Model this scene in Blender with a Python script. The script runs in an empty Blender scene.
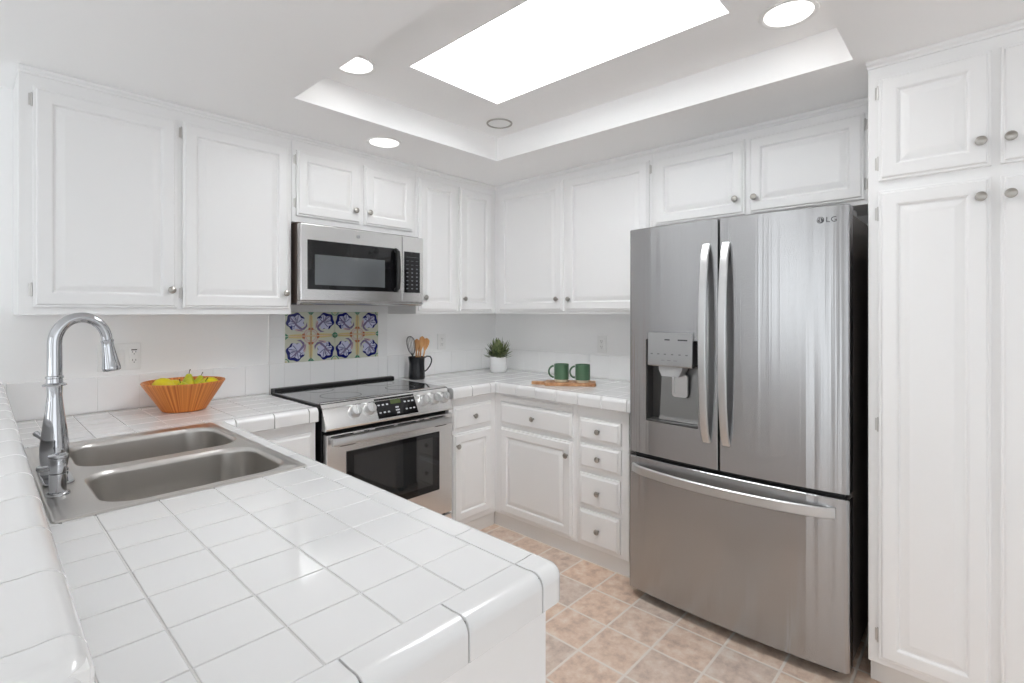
import bpy, bmesh, math, random
from mathutils import Matrix, Vector
random.seed(7)
SC = bpy.context.scene
COL = SC.collection
PI = math.pi

# ------------------------------------------------------------------ camera
F_PX, CX, HY = 506.8, 516.57, 312.23
cam_d = bpy.data.cameras.new('camera')
cam = bpy.data.objects.new('camera', cam_d); COL.objects.link(cam)
cam_d.sensor_fit = 'HORIZONTAL'; cam_d.sensor_width = 36.0
cam_d.lens = F_PX * 36.0 / 1024.0
cam_d.shift_x = (512 - CX) / 1024.0
cam_d.shift_y = (HY - 341.5) / 1024.0
cam_d.clip_start = 0.02
cam.location = (-2.9059, -2.9134, 1.3707)
cam.rotation_euler = (PI / 2, 0, math.radians(42.698 - 90))
SC.camera = cam

# ------------------------------------------------------------------ light and exposure
SC.view_settings.view_transform = 'Standard'
SC.view_settings.look = 'None'
SC.view_settings.exposure = -0.06
SC.view_settings.gamma = 1.0
SC.view_settings.use_curve_mapping = False
SC.cycles.use_denoising = True
SC.cycles.max_bounces = 20
SC.cycles.diffuse_bounces = 14
SC.cycles.glossy_bounces = 6
SC.cycles.caustics_reflective = False
SC.cycles.caustics_refractive = False
SC.cycles.sample_clamp_indirect = 8.0
world = bpy.data.worlds.new('daylight'); SC.world = world
world.use_nodes = True
world.node_tree.nodes['Background'].inputs['Color'].default_value = (0.92, 0.96, 1.0, 1)
world.node_tree.nodes['Background'].inputs['Strength'].default_value = 1.2


def area(name, loc, rot, sx, sy, power, color=(0.93, 0.97, 1.0), parent=None):
    d = bpy.data.lights.new(name, 'AREA'); d.shape = 'RECTANGLE'
    d.size, d.size_y, d.energy, d.color = sx, sy, power, color
    o = bpy.data.objects.new(name, d); COL.objects.link(o)
    o.location = loc; o.rotation_euler = rot
    return o


# daylight through two unseen living-room windows and a glass door, assumed as sources (behind and left of the camera)
area('daylight_glass_door', (-6.72, -1.85, 1.08), (0, -PI / 2, 0), 2.1, 1.7, 23)
area('daylight_back_window', (-3.0, -6.72, 1.35), (PI / 2, 0, 0), 3.6, 1.5, 15)
area('daylight_side_window', (-6.72, -4.9, 1.35), (0, -PI / 2, 0), 1.5, 1.5, 9)
# two added, unseen fill lamps aimed at the ceiling, standing in for bounced flash
area('ceiling_fill', (-4.6, -1.4, 1.1), (PI, 0, 0), 1.5, 1.5, 7)
area('ceiling_fill', (-4.9, -4.9, 1.3), (PI, 0, 0), 1.6, 1.6, 18)

# ------------------------------------------------------------------ materials
MATS = {}


def mat(name, color=(0.8, 0.8, 0.8), rough=0.5, metal=0.0, spec=0.5, emis=None, estr=0.0, coat=0.0):
    if name in MATS:
        return MATS[name]
    m = bpy.data.materials.new(name); m.use_nodes = True
    b = m.node_tree.nodes['Principled BSDF']
    b.inputs['Base Color'].default_value = (*color, 1)
    b.inputs['Roughness'].default_value = rough
    b.inputs['Metallic'].default_value = metal
    b.inputs['Specular IOR Level'].default_value = spec
    b.inputs['Coat Weight'].default_value = coat
    if emis:
        b.inputs['Emission Color'].default_value = (*emis, 1)
        b.inputs['Emission Strength'].default_value = estr
    MATS[name] = m
    return m


def nodes(m):
    return m.node_tree.nodes, m.node_tree.links, m.node_tree.nodes['Principled BSDF']


def srgb(r, g, b):
    f = lambda c: (c / 255 / 12.92) if c / 255 <= 0.04045 else ((c / 255 + 0.055) / 1.055) ** 2.4
    return (f(r), f(g), f(b))


def add_noise_bump(m, scale=(60, 60, 60), strength=0.1, dist=0.001, detail=2.0):
    N, L, b = nodes(m)
    tc = N.new('ShaderNodeTexCoord'); mp = N.new('ShaderNodeMapping')
    mp.inputs['Scale'].default_value = scale
    nz = N.new('ShaderNodeTexNoise'); nz.inputs['Scale'].default_value = 1.0; nz.inputs['Detail'].default_value = detail
    bp = N.new('ShaderNodeBump'); bp.inputs['Strength'].default_value = strength; bp.inputs['Distance'].default_value = dist
    L.new(tc.outputs['Object'], mp.inputs['Vector']); L.new(mp.outputs['Vector'], nz.inputs['Vector'])
    L.new(nz.outputs['Fac'], bp.inputs['Height']); L.new(bp.outputs['Normal'], b.inputs['Normal'])
    return m


def noise_color(m, c1, c2, scale=(5, 5, 5), detail=4.0, lo=0.35, hi=0.65, distortion=0.0):
    N, L, b = nodes(m)
    tc = N.new('ShaderNodeTexCoord'); mp = N.new('ShaderNodeMapping')
    mp.inputs['Scale'].default_value = scale
    nz = N.new('ShaderNodeTexNoise'); nz.inputs['Scale'].default_value = 1.0; nz.inputs['Detail'].default_value = detail
    nz.inputs['Distortion'].default_value = distortion
    cr = N.new('ShaderNodeValToRGB')
    cr.color_ramp.elements[0].position = lo; cr.color_ramp.elements[0].color = (*c1, 1)
    cr.color_ramp.elements[1].position = hi; cr.color_ramp.elements[1].color = (*c2, 1)
    L.new(tc.outputs['Object'], mp.inputs['Vector']); L.new(mp.outputs['Vector'], nz.inputs['Vector'])
    L.new(nz.outputs['Fac'], cr.inputs['Fac']); L.new(cr.outputs['Color'], b.inputs['Base Color'])
    return m


M_PAINT = add_noise_bump(mat('cabinet_paint', srgb(238, 238, 238), 0.34), (25, 25, 6), 0.06, 0.002)
M_WALL = add_noise_bump(mat('wall_paint', srgb(247, 247, 247), 0.6), (70, 70, 70), 0.08, 0.001)
M_CEIL = add_noise_bump(mat('ceiling_paint', srgb(248, 248, 248), 0.7), (40, 40, 40), 0.12, 0.002)
M_TILE = add_noise_bump(mat('white_glazed_tile', srgb(231, 231, 231), 0.10, coat=0.15), (7, 7, 7), 0.025, 0.002)
M_WALLTILE = add_noise_bump(mat('white_wall_tile', srgb(246, 246, 246), 0.15), (7, 7, 7), 0.025, 0.002)
M_GROUT = mat('tile_grout', srgb(236, 236, 235), 0.7)
M_GROUTP = mat('grey_tile_grout', srgb(212, 211, 209), 0.7)
M_GROUTD = mat('dark_joint', srgb(120, 118, 115), 0.9)
M_NICKEL = mat('satin_nickel', srgb(176, 172, 166), 0.28, 1.0)
M_HINGE = mat('painted_hinge', srgb(205, 203, 200), 0.3, 0.75)
M_CHROME = mat('polished_chrome', srgb(186, 187, 190), 0.05, 1.0)
M_BLACKGLASS = mat('black_glass', (0.006, 0.006, 0.007), 0.04, 0, 0.5)
M_COOKTOP = mat('cooktop_glass', (0.02, 0.02, 0.021), 0.10, 0, 1.0, coat=0.8)
M_OVENGLASS = mat('oven_inner_glass', (0.02, 0.021, 0.022), 0.04, 0, 0.9)
M_MICROGLASS = mat('microwave_inner_glass', (0.10, 0.108, 0.115), 0.05, 0, 0.9)
M_BLACK = mat('black_plastic', (0.012, 0.012, 0.012), 0.35)
M_DARK = mat('dark_enamel', srgb(98, 86, 80), 0.4)
M_FRIDGEBODY = mat('fridge_side_enamel', srgb(104, 98, 94), 0.45)
M_WHITEPL = mat('white_plastic', srgb(240, 240, 239), 0.3)
M_GREYPL = mat('grey_plastic', srgb(170, 171, 172), 0.4)
M_DARKGREY = mat('dark_grey_print', srgb(70, 70, 72), 0.5)
M_KEY = mat('key_print', srgb(112, 114, 120), 0.5)
M_GREYMARK = mat('faint_print', srgb(120, 120, 120), 0.5)
M_LCD = mat('lcd_display', srgb(60, 70, 40), 0.2, emis=srgb(120, 140, 70), estr=0.12)
M_PRINT = mat('pale_print', srgb(190, 192, 196), 0.5)
M_SKY = mat('skylight_diffuser', (0.9, 0.9, 0.9), 0.6, emis=(0.95, 0.98, 1.0), estr=10.0)
M_LENS = mat('lamp_lens', (0.9, 0.9, 0.9), 0.5, emis=(1, 0.99, 0.97), estr=2.0)
M_KICK = mat('vinyl_base', srgb(226, 225, 223), 0.45)


def steel(name, col, rough, rot, grain, bump=0.03, aniso=0.75):
    m = mat(name, col, rough, 1.0)
    N, L, b = nodes(m)
    b.inputs['Anisotropic'].default_value = aniso
    b.inputs['Anisotropic Rotation'].default_value = rot
    tg = N.new('ShaderNodeTangent'); tg.direction_type = 'RADIAL'; tg.axis = 'Z'
    L.new(tg.outputs['Tangent'], b.inputs['Tangent'])
    tc = N.new('ShaderNodeTexCoord'); mp = N.new('ShaderNodeMapping'); mp.inputs['Scale'].default_value = grain
    nz = N.new('ShaderNodeTexNoise'); nz.inputs['Scale'].default_value = 1.0; nz.inputs['Detail'].default_value = 3.0
    L.new(tc.outputs['Object'], mp.inputs['Vector']); L.new(mp.outputs['Vector'], nz.inputs['Vector'])
    bp = N.new('ShaderNodeBump'); bp.inputs['Strength'].default_value = bump; bp.inputs['Distance'].default_value = 0.002
    L.new(nz.outputs['Fac'], bp.inputs['Height']); L.new(bp.outputs['Normal'], b.inputs['Normal'])
    return m


M_FRIDGE = steel('brushed_fridge_steel', srgb(176, 176, 177), 0.20, 0.25, (30, 30, 0.25), 0.8, 1.0)
M_STEEL = steel('brushed_steel', srgb(226, 225, 224), 0.22, 0.0, (3, 3, 160), 0.05, 0.5)
M_HANDLE = mat('handle_steel', srgb(208, 208, 208), 0.36, 1.0)
M_FACE = mat('dispenser_face', srgb(172, 172, 172), 0.3, 0.9)
M_SINK = steel('sink_steel', srgb(204, 201, 197), 0.3, 0.0, (60, 60, 60), 0.05, 0.3)
M_RECESS = mat('dispenser_grey', srgb(92, 91, 90), 0.35, 0.7)
M_PLATE = mat('dispenser_plate', srgb(138, 137, 136), 0.3, 0.9)

M_WOOD = mat('bowl_wood', srgb(196, 112, 46), 0.4)


def staves(m, c1, c2):
    """thin upright strips of wood running round the bowl"""
    N, L, b = nodes(m)
    tc = N.new('ShaderNodeTexCoord'); g = N.new('ShaderNodeTexGradient'); g.gradient_type = 'RADIAL'
    k = N.new('ShaderNodeMath'); k.operation = 'MULTIPLY'; k.inputs[1].default_value = 95
    nz = N.new('ShaderNodeTexNoise'); nz.noise_dimensions = '1D'; nz.inputs['Scale'].default_value = 1.0; nz.inputs['Detail'].default_value = 3.0
    cr = N.new('ShaderNodeValToRGB')
    cr.color_ramp.elements[0].position = 0.3; cr.color_ramp.elements[0].color = (*c1, 1)
    cr.color_ramp.elements[1].position = 0.7; cr.color_ramp.elements[1].color = (*c2, 1)
    L.new(tc.outputs['Object'], g.inputs['Vector']); L.new(g.outputs['Fac'], k.inputs[0]); L.new(k.outputs[0], nz.inputs['W'])
    L.new(nz.outputs['Fac'], cr.inputs['Fac']); L.new(cr.outputs['Color'], b.inputs['Base Color'])


staves(M_WOOD, srgb(186, 96, 30), srgb(228, 148, 68))
M_BOARD = mat('board_wood', srgb(186, 138, 96), 0.5)
noise_color(M_BOARD, srgb(160, 110, 72), srgb(204, 158, 116), (40, 5, 40), 3, 0.3, 0.7)
M_SPOON = mat('spoon_wood', srgb(206, 152, 94), 0.5)
noise_color(M_SPOON, srgb(184, 124, 68), srgb(222, 172, 118), (30, 30, 6), 2, 0.3, 0.7)
M_LEMON = add_noise_bump(mat('lemon_peel', srgb(222, 205, 20), 0.4), (160, 160, 160), 0.15, 0.002)
M_PEAR = mat('pear_skin', srgb(172, 190, 34), 0.4)
noise_color(M_PEAR, srgb(180, 188, 30), srgb(222, 216, 52), (18, 18, 18), 3)
M_STEM = mat('fruit_stem', srgb(60, 44, 26), 0.7)
M_LEAF = mat('leaf_green', srgb(74, 92, 50), 0.5)
noise_color(M_LEAF, srgb(62, 78, 46), srgb(142, 152, 106), (45, 45, 45), 2)
M_POT = mat('pot_ceramic', srgb(236, 236, 236), 0.35)
M_SOIL = mat('soil', srgb(60, 48, 38), 0.9)
M_GREENMUG = add_noise_bump(mat('green_glaze', srgb(80, 112, 86), 0.3), (50, 50, 50), 0.05)
M_CREAM = mat('bare_clay', srgb(222, 212, 192), 0.7)
M_JUG = mat('jug_enamel', srgb(26, 27, 31), 0.25, 0, 0.5)
M_WIRE = mat('whisk_wire', srgb(72, 70, 70), 0.3, 0.6)


def floor_mat():
    m = mat('floor_tile', (0.5, 0.4, 0.3), 0.38)
    N, L, b = nodes(m)
    tc = N.new('ShaderNodeTexCoord'); sp = N.new('ShaderNodeSeparateXYZ'); L.new(tc.outputs['Object'], sp.inputs[0])

    def mth(op, a, bb=None):
        n = N.new('ShaderNodeMath'); n.operation = op
        for i, v in enumerate((a, bb)):
            if v is None: continue
            if isinstance(v, (int, float)): n.inputs[i].default_value = v
            else: L.new(v, n.inputs[i])
        return n.outputs[0]
    P = 0.2125
    ux = mth('DIVIDE', mth('ADD', sp.outputs[0], 0.80 + P * 40), P)
    uy = mth('DIVIDE', mth('ADD', sp.outputs[1], 1.49 + P * 40), P)
    fx = mth('FRACT', ux); fy = mth('FRACT', uy)
    dx = mth('SUBTRACT', 0.5, mth('ABSOLUTE', mth('SUBTRACT', fx, 0.5)))
    dy = mth('SUBTRACT', 0.5, mth('ABSOLUTE', mth('SUBTRACT', fy, 0.5)))
    d = mth('MULTIPLY', mth('MINIMUM', dx, dy), P)
    nzw = N.new('ShaderNodeTexNoise'); nzw.inputs['Scale'].default_value = 60
    L.new(tc.outputs['Object'], nzw.inputs['Vector'])
    d2 = mth('ADD', d, mth('MULTIPLY', mth('SUBTRACT', nzw.outputs['Fac'], 0.5), 0.003))
    mr = N.new('ShaderNodeMapRange'); mr.inputs['From Min'].default_value = 0.0035; mr.inputs['From Max'].default_value = 0.0065
    L.new(d2, mr.inputs['Value'])
    # tile body colour, mottled, with a slightly different tone for each tile
    n1 = N.new('ShaderNodeTexNoise'); n1.inputs['Scale'].default_value = 16; n1.inputs['Detail'].default_value = 8; n1.inputs['Roughness'].default_value = 0.65
    L.new(tc.outputs['Object'], n1.inputs['Vector'])
    cr = N.new('ShaderNodeValToRGB')
    e = cr.color_ramp.elements
    e[0].position = 0.3; e[0].color = (*srgb(188, 162, 146), 1)
    e[1].position = 0.7; e[1].color = (*srgb(234, 220, 206), 1)
    k = e.new(0.5); k.color = (*srgb(220, 194, 174), 1)
    L.new(n1.outputs['Fac'], cr.inputs['Fac'])
    cb = N.new('ShaderNodeCombineXYZ'); L.new(mth('FLOOR', ux), cb.inputs[0]); L.new(mth('FLOOR', uy), cb.inputs[1])
    wn = N.new('ShaderNodeTexWhiteNoise'); L.new(cb.outputs[0], wn.inputs['Vector'])
    hv = N.new('ShaderNodeHueSaturation')
    L.new(cr.outputs['Color'], hv.inputs['Color'])
    v = N.new('ShaderNodeMapRange'); v.inputs['To Min'].default_value = 0.93; v.inputs['To Max'].default_value = 1.05
    L.new(wn.outputs['Value'], v.inputs['Value']); L.new(v.outputs[0], hv.inputs['Value'])
    s = N.new('ShaderNodeMapRange'); s.inputs['To Min'].default_value = 0.8; s.inputs['To Max'].default_value = 1.1
    L.new(wn.outputs['Value'], s.inputs['Value']); L.new(s.outputs[0], hv.inputs['Saturation'])
    mx = N.new('ShaderNodeMix'); mx.data_type = 'RGBA'
    mx.inputs['A'].default_value = (*srgb(230, 220, 210), 1)
    L.new(mr.outputs[0], mx.inputs['Factor']); L.new(hv.outputs['Color'], mx.inputs['B'])
    L.new(mx.outputs['Result'], b.inputs['Base Color'])
    hh = mth('ADD', mth('MULTIPLY', mr.outputs[0], 1.0), mth('MULTIPLY', n1.outputs['Fac'], 0.5))
    bp = N.new('ShaderNodeBump'); bp.inputs['Strength'].default_value = 0.35; bp.inputs['Distance'].default_value = 0.003
    L.new(hh, bp.inputs['Height']); L.new(bp.outputs['Normal'], b.inputs['Normal'])
    return m


M_FLOOR = floor_mat()
M_CARPET = add_noise_bump(mat('pale_carpet', srgb(214, 213, 212), 0.9), (200, 200, 200), 0.3, 0.004)  # unseen adjoining floor, picked pale and neutral to cut warm bounce

# ------------------------------------------------------------------ helpers
INV = {}                                              # thing -> matrix taking authored coordinates into its own
FB = Matrix.Rotation(-PI / 2, 4, 'Z')                 # frame of the right-hand wall: s runs along it, d<0 into the room
FI = Matrix.Identity(4)


def thing(name, label, cat, loc=(0, 0, 0), M=FI, group=None, mesh=None):
    o = bpy.data.objects.new(name, mesh); COL.objects.link(o)
    o.matrix_world = M @ Matrix.Translation(loc)
    o['label'] = label; o['category'] = cat
    if group: o['group'] = group
    INV[o] = Matrix.Translation(-Vector(loc))
    return o


def root_of(o):
    while o.parent: o = o.parent
    return o


def obj(name, bm, m, parent=None, label=None, smooth=40, kind=None):
    if parent is not None:
        bm.transform(INV[root_of(parent)])
    bmesh.ops.remove_doubles(bm, verts=bm.verts, dist=1e-6)
    bmesh.ops.recalc_face_normals(bm, faces=bm.faces)
    me = bpy.data.meshes.new(name); bm.to_mesh(me); bm.free()
    for x in (m if isinstance(m, (list, tuple)) else [m]): me.materials.append(x)
    for p in me.polygons: p.use_smooth = True
    me.set_sharp_from_angle(angle=math.radians(smooth))
    o = bpy.data.objects.new(name, me); COL.objects.link(o)
    if parent is not None: o.parent = parent
    if label: o['label'] = label
    if kind: o['kind'] = kind
    if kind != 'stuff':
        wn_ = o.modifiers.new('weighted_normal', 'WEIGHTED_NORMAL'); wn_.keep_sharp = True; wn_.weight = 80
    return o


def struct(name, bm, m):
    return obj(name, bm, m, None, None, 30, 'structure')


def B():
    return bmesh.new()


def box(bm, x0, x1, y0, y1, z0, z1, bev=0.0, seg=2, mi=0):
    t = bmesh.new()
    bmesh.ops.create_cube(t, size=1.0)
    for v in t.verts:
        v.co = Vector(((x0 + x1) / 2 + v.co.x * (x1 - x0), (y0 + y1) / 2 + v.co.y * (y1 - y0), (z0 + z1) / 2 + v.co.z * (z1 - z0)))
    if bev > 0:
        bmesh.ops.bevel(t, geom=list(t.edges), offset=bev, segments=seg, profile=0.5, affect='EDGES')
    merge(bm, t, mi)


def merge(bm, t, mi=0, M=None):
    mp = {}
    for v in t.verts: mp[v] = bm.verts.new(M @ v.co if M else v.co)
    for f in t.faces:
        try:
            nf = bm.faces.new([mp[v] for v in f.verts]); nf.material_index = mi if mi else f.material_index
        except ValueError: pass
    t.free()


def rings(bm, loops, cap0=True, cap1=True, closed=True, mi=0):
    vs = [[bm.verts.new(p) for p in lp] for lp in loops]
    n = len(vs[0])
    for a, b in zip(vs, vs[1:]):
        for i in range(n if closed else n - 1):
            j = (i + 1) % n
            try:
                f = bm.faces.new((a[i], a[j], b[j], b[i])); f.material_index = mi
            except ValueError: pass
    if cap0: bm.faces.new(list(reversed(vs[0]))).material_index = mi
    if cap1: bm.faces.new(vs[-1]).material_index = mi
    return vs


def lathe(bm, prof, c=(0, 0, 0), axis='Z', seg=24, mi=0, M=None, cap=True):
    lps = []
    for r, h in prof:
        lp = []
        for k in range(seg):
            a = 2 * PI * k / seg; r_ = max(r, 1e-5)
            x, y = r_ * math.cos(a), r_ * math.sin(a)
            p = {'Z': Vector((x, y, h)), 'Y': Vector((x, -h, y)), 'X': Vector((h, x, y))}[axis]
            if M: p = M @ p
            lp.append(p + Vector(c))
        lps.append(lp)
    rings(bm, lps, cap, cap, True, mi)


def tube(bm, pts, r, seg=12, mi=0, cap=True):
    pts = [Vector(p) for p in pts]; n = len(pts)
    rs = r if isinstance(r, (list, tuple)) else [r] * n
    tg = [(pts[min(i + 1, n - 1)] - pts[max(i - 1, 0)]).normalized() for i in range(n)]
    u = tg[0].orthogonal().normalized(); lps = []
    for i in range(n):
        u = (u - tg[i] * u.dot(tg[i])).normalized(); w = tg[i].cross(u)
        lps.append([pts[i] + (u * math.cos(2 * PI * k / seg) + w * math.sin(2 * PI * k / seg)) * rs[i] for k in range(seg)])
    rings(bm, lps, cap, cap, True, mi)


def sphere(bm, c, rx, ry, rz, seg=20, rg=12, mi=0, M=None):
    lps = []
    for i in range(rg + 1):
        t = PI * i / rg
        lp = []
        for k in range(seg):
            a = 2 * PI * k / seg; s = max(math.sin(t), 1e-4)
            p = Vector((rx * s * math.cos(a), ry * s * math.sin(a), -rz * math.cos(t)))
            if M: p = M @ p
            lp.append(p + Vector(c))
        lps.append(lp)
    rings(bm, lps, True, True, True, mi)


def rrect(x0, x1, y0, y1, r, n=6):
    out = []
    for cx, cy, a0 in ((x1 - r, y0 + r, -90), (x1 - r, y1 - r, 0), (x0 + r, y1 - r, 90), (x0 + r, y0 + r, 180)):
        for k in range(n + 1):
            a = math.radians(a0 + 90 * k / n)
            out.append((cx + r * math.cos(a), cy + r * math.sin(a)))
    return out


def poly_prism(bm, pts, M, t, mi=0):
    """flat outline (u,v) extruded by t along local z of M"""
    a = [M @ Vector((u, v, 0)) for u, v in pts]; b = [M @ Vector((u, v, t)) for u, v in pts]
    rings(bm, [a, b], True, True, True, mi)


def copy_thing(src, loc=None, label=None, rotz=None):
    c = src.copy(); COL.objects.link(c)
    if loc is not None: c.location = loc
    if rotz is not None: c.rotation_euler = (c.rotation_euler[0], c.rotation_euler[1], rotz)
    if label: c['label'] = label
    for ch in src.children:
        d = ch.copy(); COL.objects.link(d); d.parent = c
        for g in ch.children:
            e = g.copy(); COL.objects.link(e); e.parent = d
    return c


# ------------------------------------------------------------------ the setting
CEIL = 2.28
TRAY = (-1.966, -0.745, -2.567, -0.76)                 # x0,x1,y0,y1 of the ceiling recess
TRAYZ = 2.415
SKY = (-1.63, -1.105, -2.26, -1.12)                    # skylight opening
RX, RY = -6.6, -6.6
bm = B(); box(bm, -3.2, 0, -3.7, 0, -0.1, 0); struct('floor', bm, M_FLOOR)
bm = B(); box(bm, RX, -3.2, RY, 0, -0.1, 0); box(bm, -3.2, 0, RY, -3.7, -0.1, 0); struct('floor_adjoining', bm, M_CARPET)
bm = B(); box(bm, RX, 0.12, 0, 0.12, 0, 2.75); struct('wall_back', bm, M_WALL)
bm = B(); box(bm, 0, 0.12, RY, 0, 0, 2.75); struct('wall_right', bm, M_WALL)
# left wall with glass door and side window, front wall with wide window (behind the camera)
bm = B()
for y0, y1, z0, z1 in ((RY, -5.65, 0, 2.4), (-5.65, -4.15, 0, 0.6), (-5.65, -4.15, 2.1, 2.4), (-4.15, -2.7, 0, 2.4),
                       (-2.7, -1.0, 2.13, 2.4), (-1.0, 0, 0, 2.4)):
    box(bm, RX - 0.12, RX, y0, y1, z0, z1)
struct('wall_left', bm, M_WALL)
bm = B()
for x0, x1, z0, z1 in ((RX, -4.8, 0, 2.4), (-4.8, -1.2, 0, 0.6), (-4.8, -1.2, 2.1, 2.4), (-1.2, 0.12, 0, 2.4)):
    box(bm, x0, x1, RY - 0.12, RY, z0, z1)
struct('wall_front', bm, M_WALL)


def frame_win(name, horizontal, a0, a1, z0, z1, pos, mull):
    bm = B(); w = 0.05

    def bar(a, b, c, d):
        if horizontal: box(bm, a, b, pos - 0.03, pos + 0.03, c, d, 0.004, 1)
        else: box(bm, pos - 0.03, pos + 0.03, a, b, c, d, 0.004, 1)
    bar(a0, a0 + w, z0, z1); bar(a1 - w, a1, z0, z1); bar(a0 + w, a1 - w, z0, z0 + w); bar(a0 + w, a1 - w, z1 - w, z1)
    for m_ in mull: bar(m_ - 0.03, m_ + 0.03, z0 + w, z1 - w)
    struct(name, bm, M_WHITEPL)


frame_win('window_1', True, -4.8, -1.2, 0.6, 2.1, RY - 0.06, (-3.6, -2.4))
frame_win('window_2', False, -5.65, -4.15, 0.6, 2.1, RX - 0.06, (-4.9,))
frame_win('door_1', False, -2.7, -1.0, 0.0, 2.13, RX - 0.06, (-2.45, -2.2, -1.85, -1.6, -1.3))  # extra mullions added to break the refrigerator's reflection into vertical streaks

# ceiling: flat slab around the recess, recess sides, recess top around the skylight
bm = B()
tx0, tx1, ty0, ty1 = TRAY
for x0, x1, y0, y1 in ((RX, tx0, RY, 0), (tx1, 0, RY, 0), (tx0, tx1, RY, ty0), (tx0, tx1, ty1, 0)):
    box(bm, x0, x1, y0, y1, CEIL, CEIL + 0.02)
box(bm, tx0 - 0.02, tx0, ty0, ty1, CEIL + 0.02, TRAYZ); box(bm, tx1, tx1 + 0.02, ty0, ty1, CEIL + 0.02, TRAYZ)
box(bm, tx0, tx1, ty0 - 0.02, ty0, CEIL + 0.02, TRAYZ); box(bm, tx0, tx1, ty1, ty1 + 0.02, CEIL + 0.02, TRAYZ)
sx0, sx1, sy0, sy1 = SKY
for x0, x1, y0, y1 in ((tx0 - 0.02, sx0, ty0 - 0.02, ty1 + 0.02), (sx1, tx1 + 0.02, ty0 - 0.02, ty1 + 0.02), (sx0, sx1, ty0 - 0.02, sy0), (sx0, sx1, sy1, ty1 + 0.02)):
    box(bm, x0, x1, y0, y1, TRAYZ, TRAYZ + 0.02)
SH = 0.22
for x0, x1, y0, y1 in ((sx0 - 0.02, sx0, sy0 - 0.02, sy1 + 0.02), (sx1, sx1 + 0.02, sy0 - 0.02, sy1 + 0.02), (sx0, sx1, sy0 - 0.02, sy0), (sx0, sx1, sy1, sy1 + 0.02)):
    box(bm, x0, x1, y0, y1, TRAYZ + 0.02, TRAYZ + SH)
struct('ceiling', bm, M_CEIL)
bm = B(); box(bm, sx0 - 0.02, sx1 + 0.02, sy0 - 0.02, sy1 + 0.02, TRAYZ + SH, TRAYZ + SH + 0.03); struct('window_3', bm, M_SKY)

# crown strips along the cabinet tops
UD = 0.31                                              # upper cabinet body depth; doors add 20 mm
bm = B()


def crown(bm, M, s0, s1, d, z1, m0=0.0, m1=0.0):
    prof = [(0.0, z1), (0.017, z1), (0.017, z1 - 0.010), (0.014, z1 - 0.014), (0.008, z1 - 0.017), (0.006, z1 - 0.024), (0.0, z1 - 0.025)]
    rings(bm, [[M @ Vector((s0 + m0 * o, -d - o, z)) for o, z in prof], [M @ Vector((s1 + m1 * o, -d - o, z)) for o, z in prof]])


crown(bm, FI, -2.779, -UD, UD + 0.0005, CEIL - 0.001, 0.0, -1.0)
crown(bm, FB, UD, 2.6, UD + 0.0005, CEIL - 0.001, 1.0, 0.0)
struct('trim_1', bm, M_PAINT)
TD = 0.67
bm = B(); crown(bm, FB, 2.60, 3.28, TD + 0.0005, CEIL - 0.001, -0.2, 0.0); struct('trim_2', bm, M_PAINT)

# ------------------------------------------------------------------ cabinets


def raised_panel(bm, s0, s1, z0, z1, d, t=0.02, stile=0.055, flat=False):
    """door front with a mitred frame and raised centre, lying on plane d and facing -d"""
    if flat:
        prof = [(0, 0), (0, t - 0.009), (0.002, t - 0.0075), (0.009, t - 0.006), (0.015, t - 0.001), (0.018, t)]
    else:
        prof = [(0, 0), (0, t - 0.009), (0.002, t - 0.0075), (0.008, t - 0.007), (0.012, t - 0.0015), (0.016, t), (stile - 0.004, t), (stile, t - 0.002), (stile + 0.004, t - 0.009),
                (stile + 0.009, t - 0.0095), (stile + 0.012, t - 0.008), (stile + 0.032, t - 0.001), (stile + 0.036, t - 0.0004)]
    rings(bm, [[(s0 + o, d - h, z0 + o), (s1 - o, d - h, z0 + o), (s1 - o, d - h, z1 - o), (s0 + o, d - h, z1 - o)] for o, h in prof])


def add_knob(parent, s, z, d):
    bm = B(); lathe(bm, [(0.006, -0.001), (0.005, 0.008), (0.007, 0.013), (0.0135, 0.017), (0.0155, 0.021), (0.0135, 0.025), (0.007, 0.0275), (0.001, 0.028)], (s, d, z), 'Y', 16)
    return obj('knob', bm, M_NICKEL, parent, 'round satin nickel knob')


def add_hinge(parent, s, z, d, side):
    bm = B()
    box(bm, s - (0.012 if side < 0 else 0.0), s + (0.012 if side > 0 else 0.0), d + 0.0015, d + 0.0038, z - 0.022, z + 0.022, 0.0008, 1)
    q = s + side * 0.003
    tube(bm, [(q, d - 0.0005, z - 0.026), (q, d - 0.0005, z - 0.024), (q, d - 0.0005, z - 0.010)], [0.002, 0.0034, 0.0034], 8)
    tube(bm, [(q, d - 0.0005, z + 0.010), (q, d - 0.0005, z + 0.024), (q, d - 0.0005, z + 0.026)], [0.0034, 0.0034, 0.002], 8)
    tube(bm, [(q, d - 0.0005, z - 0.0095), (q, d - 0.0005, z + 0.0095)], 0.0030, 8)
    return obj('hinge', bm, M_HINGE, parent, 'small metal hinge, partly painted over')


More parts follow.
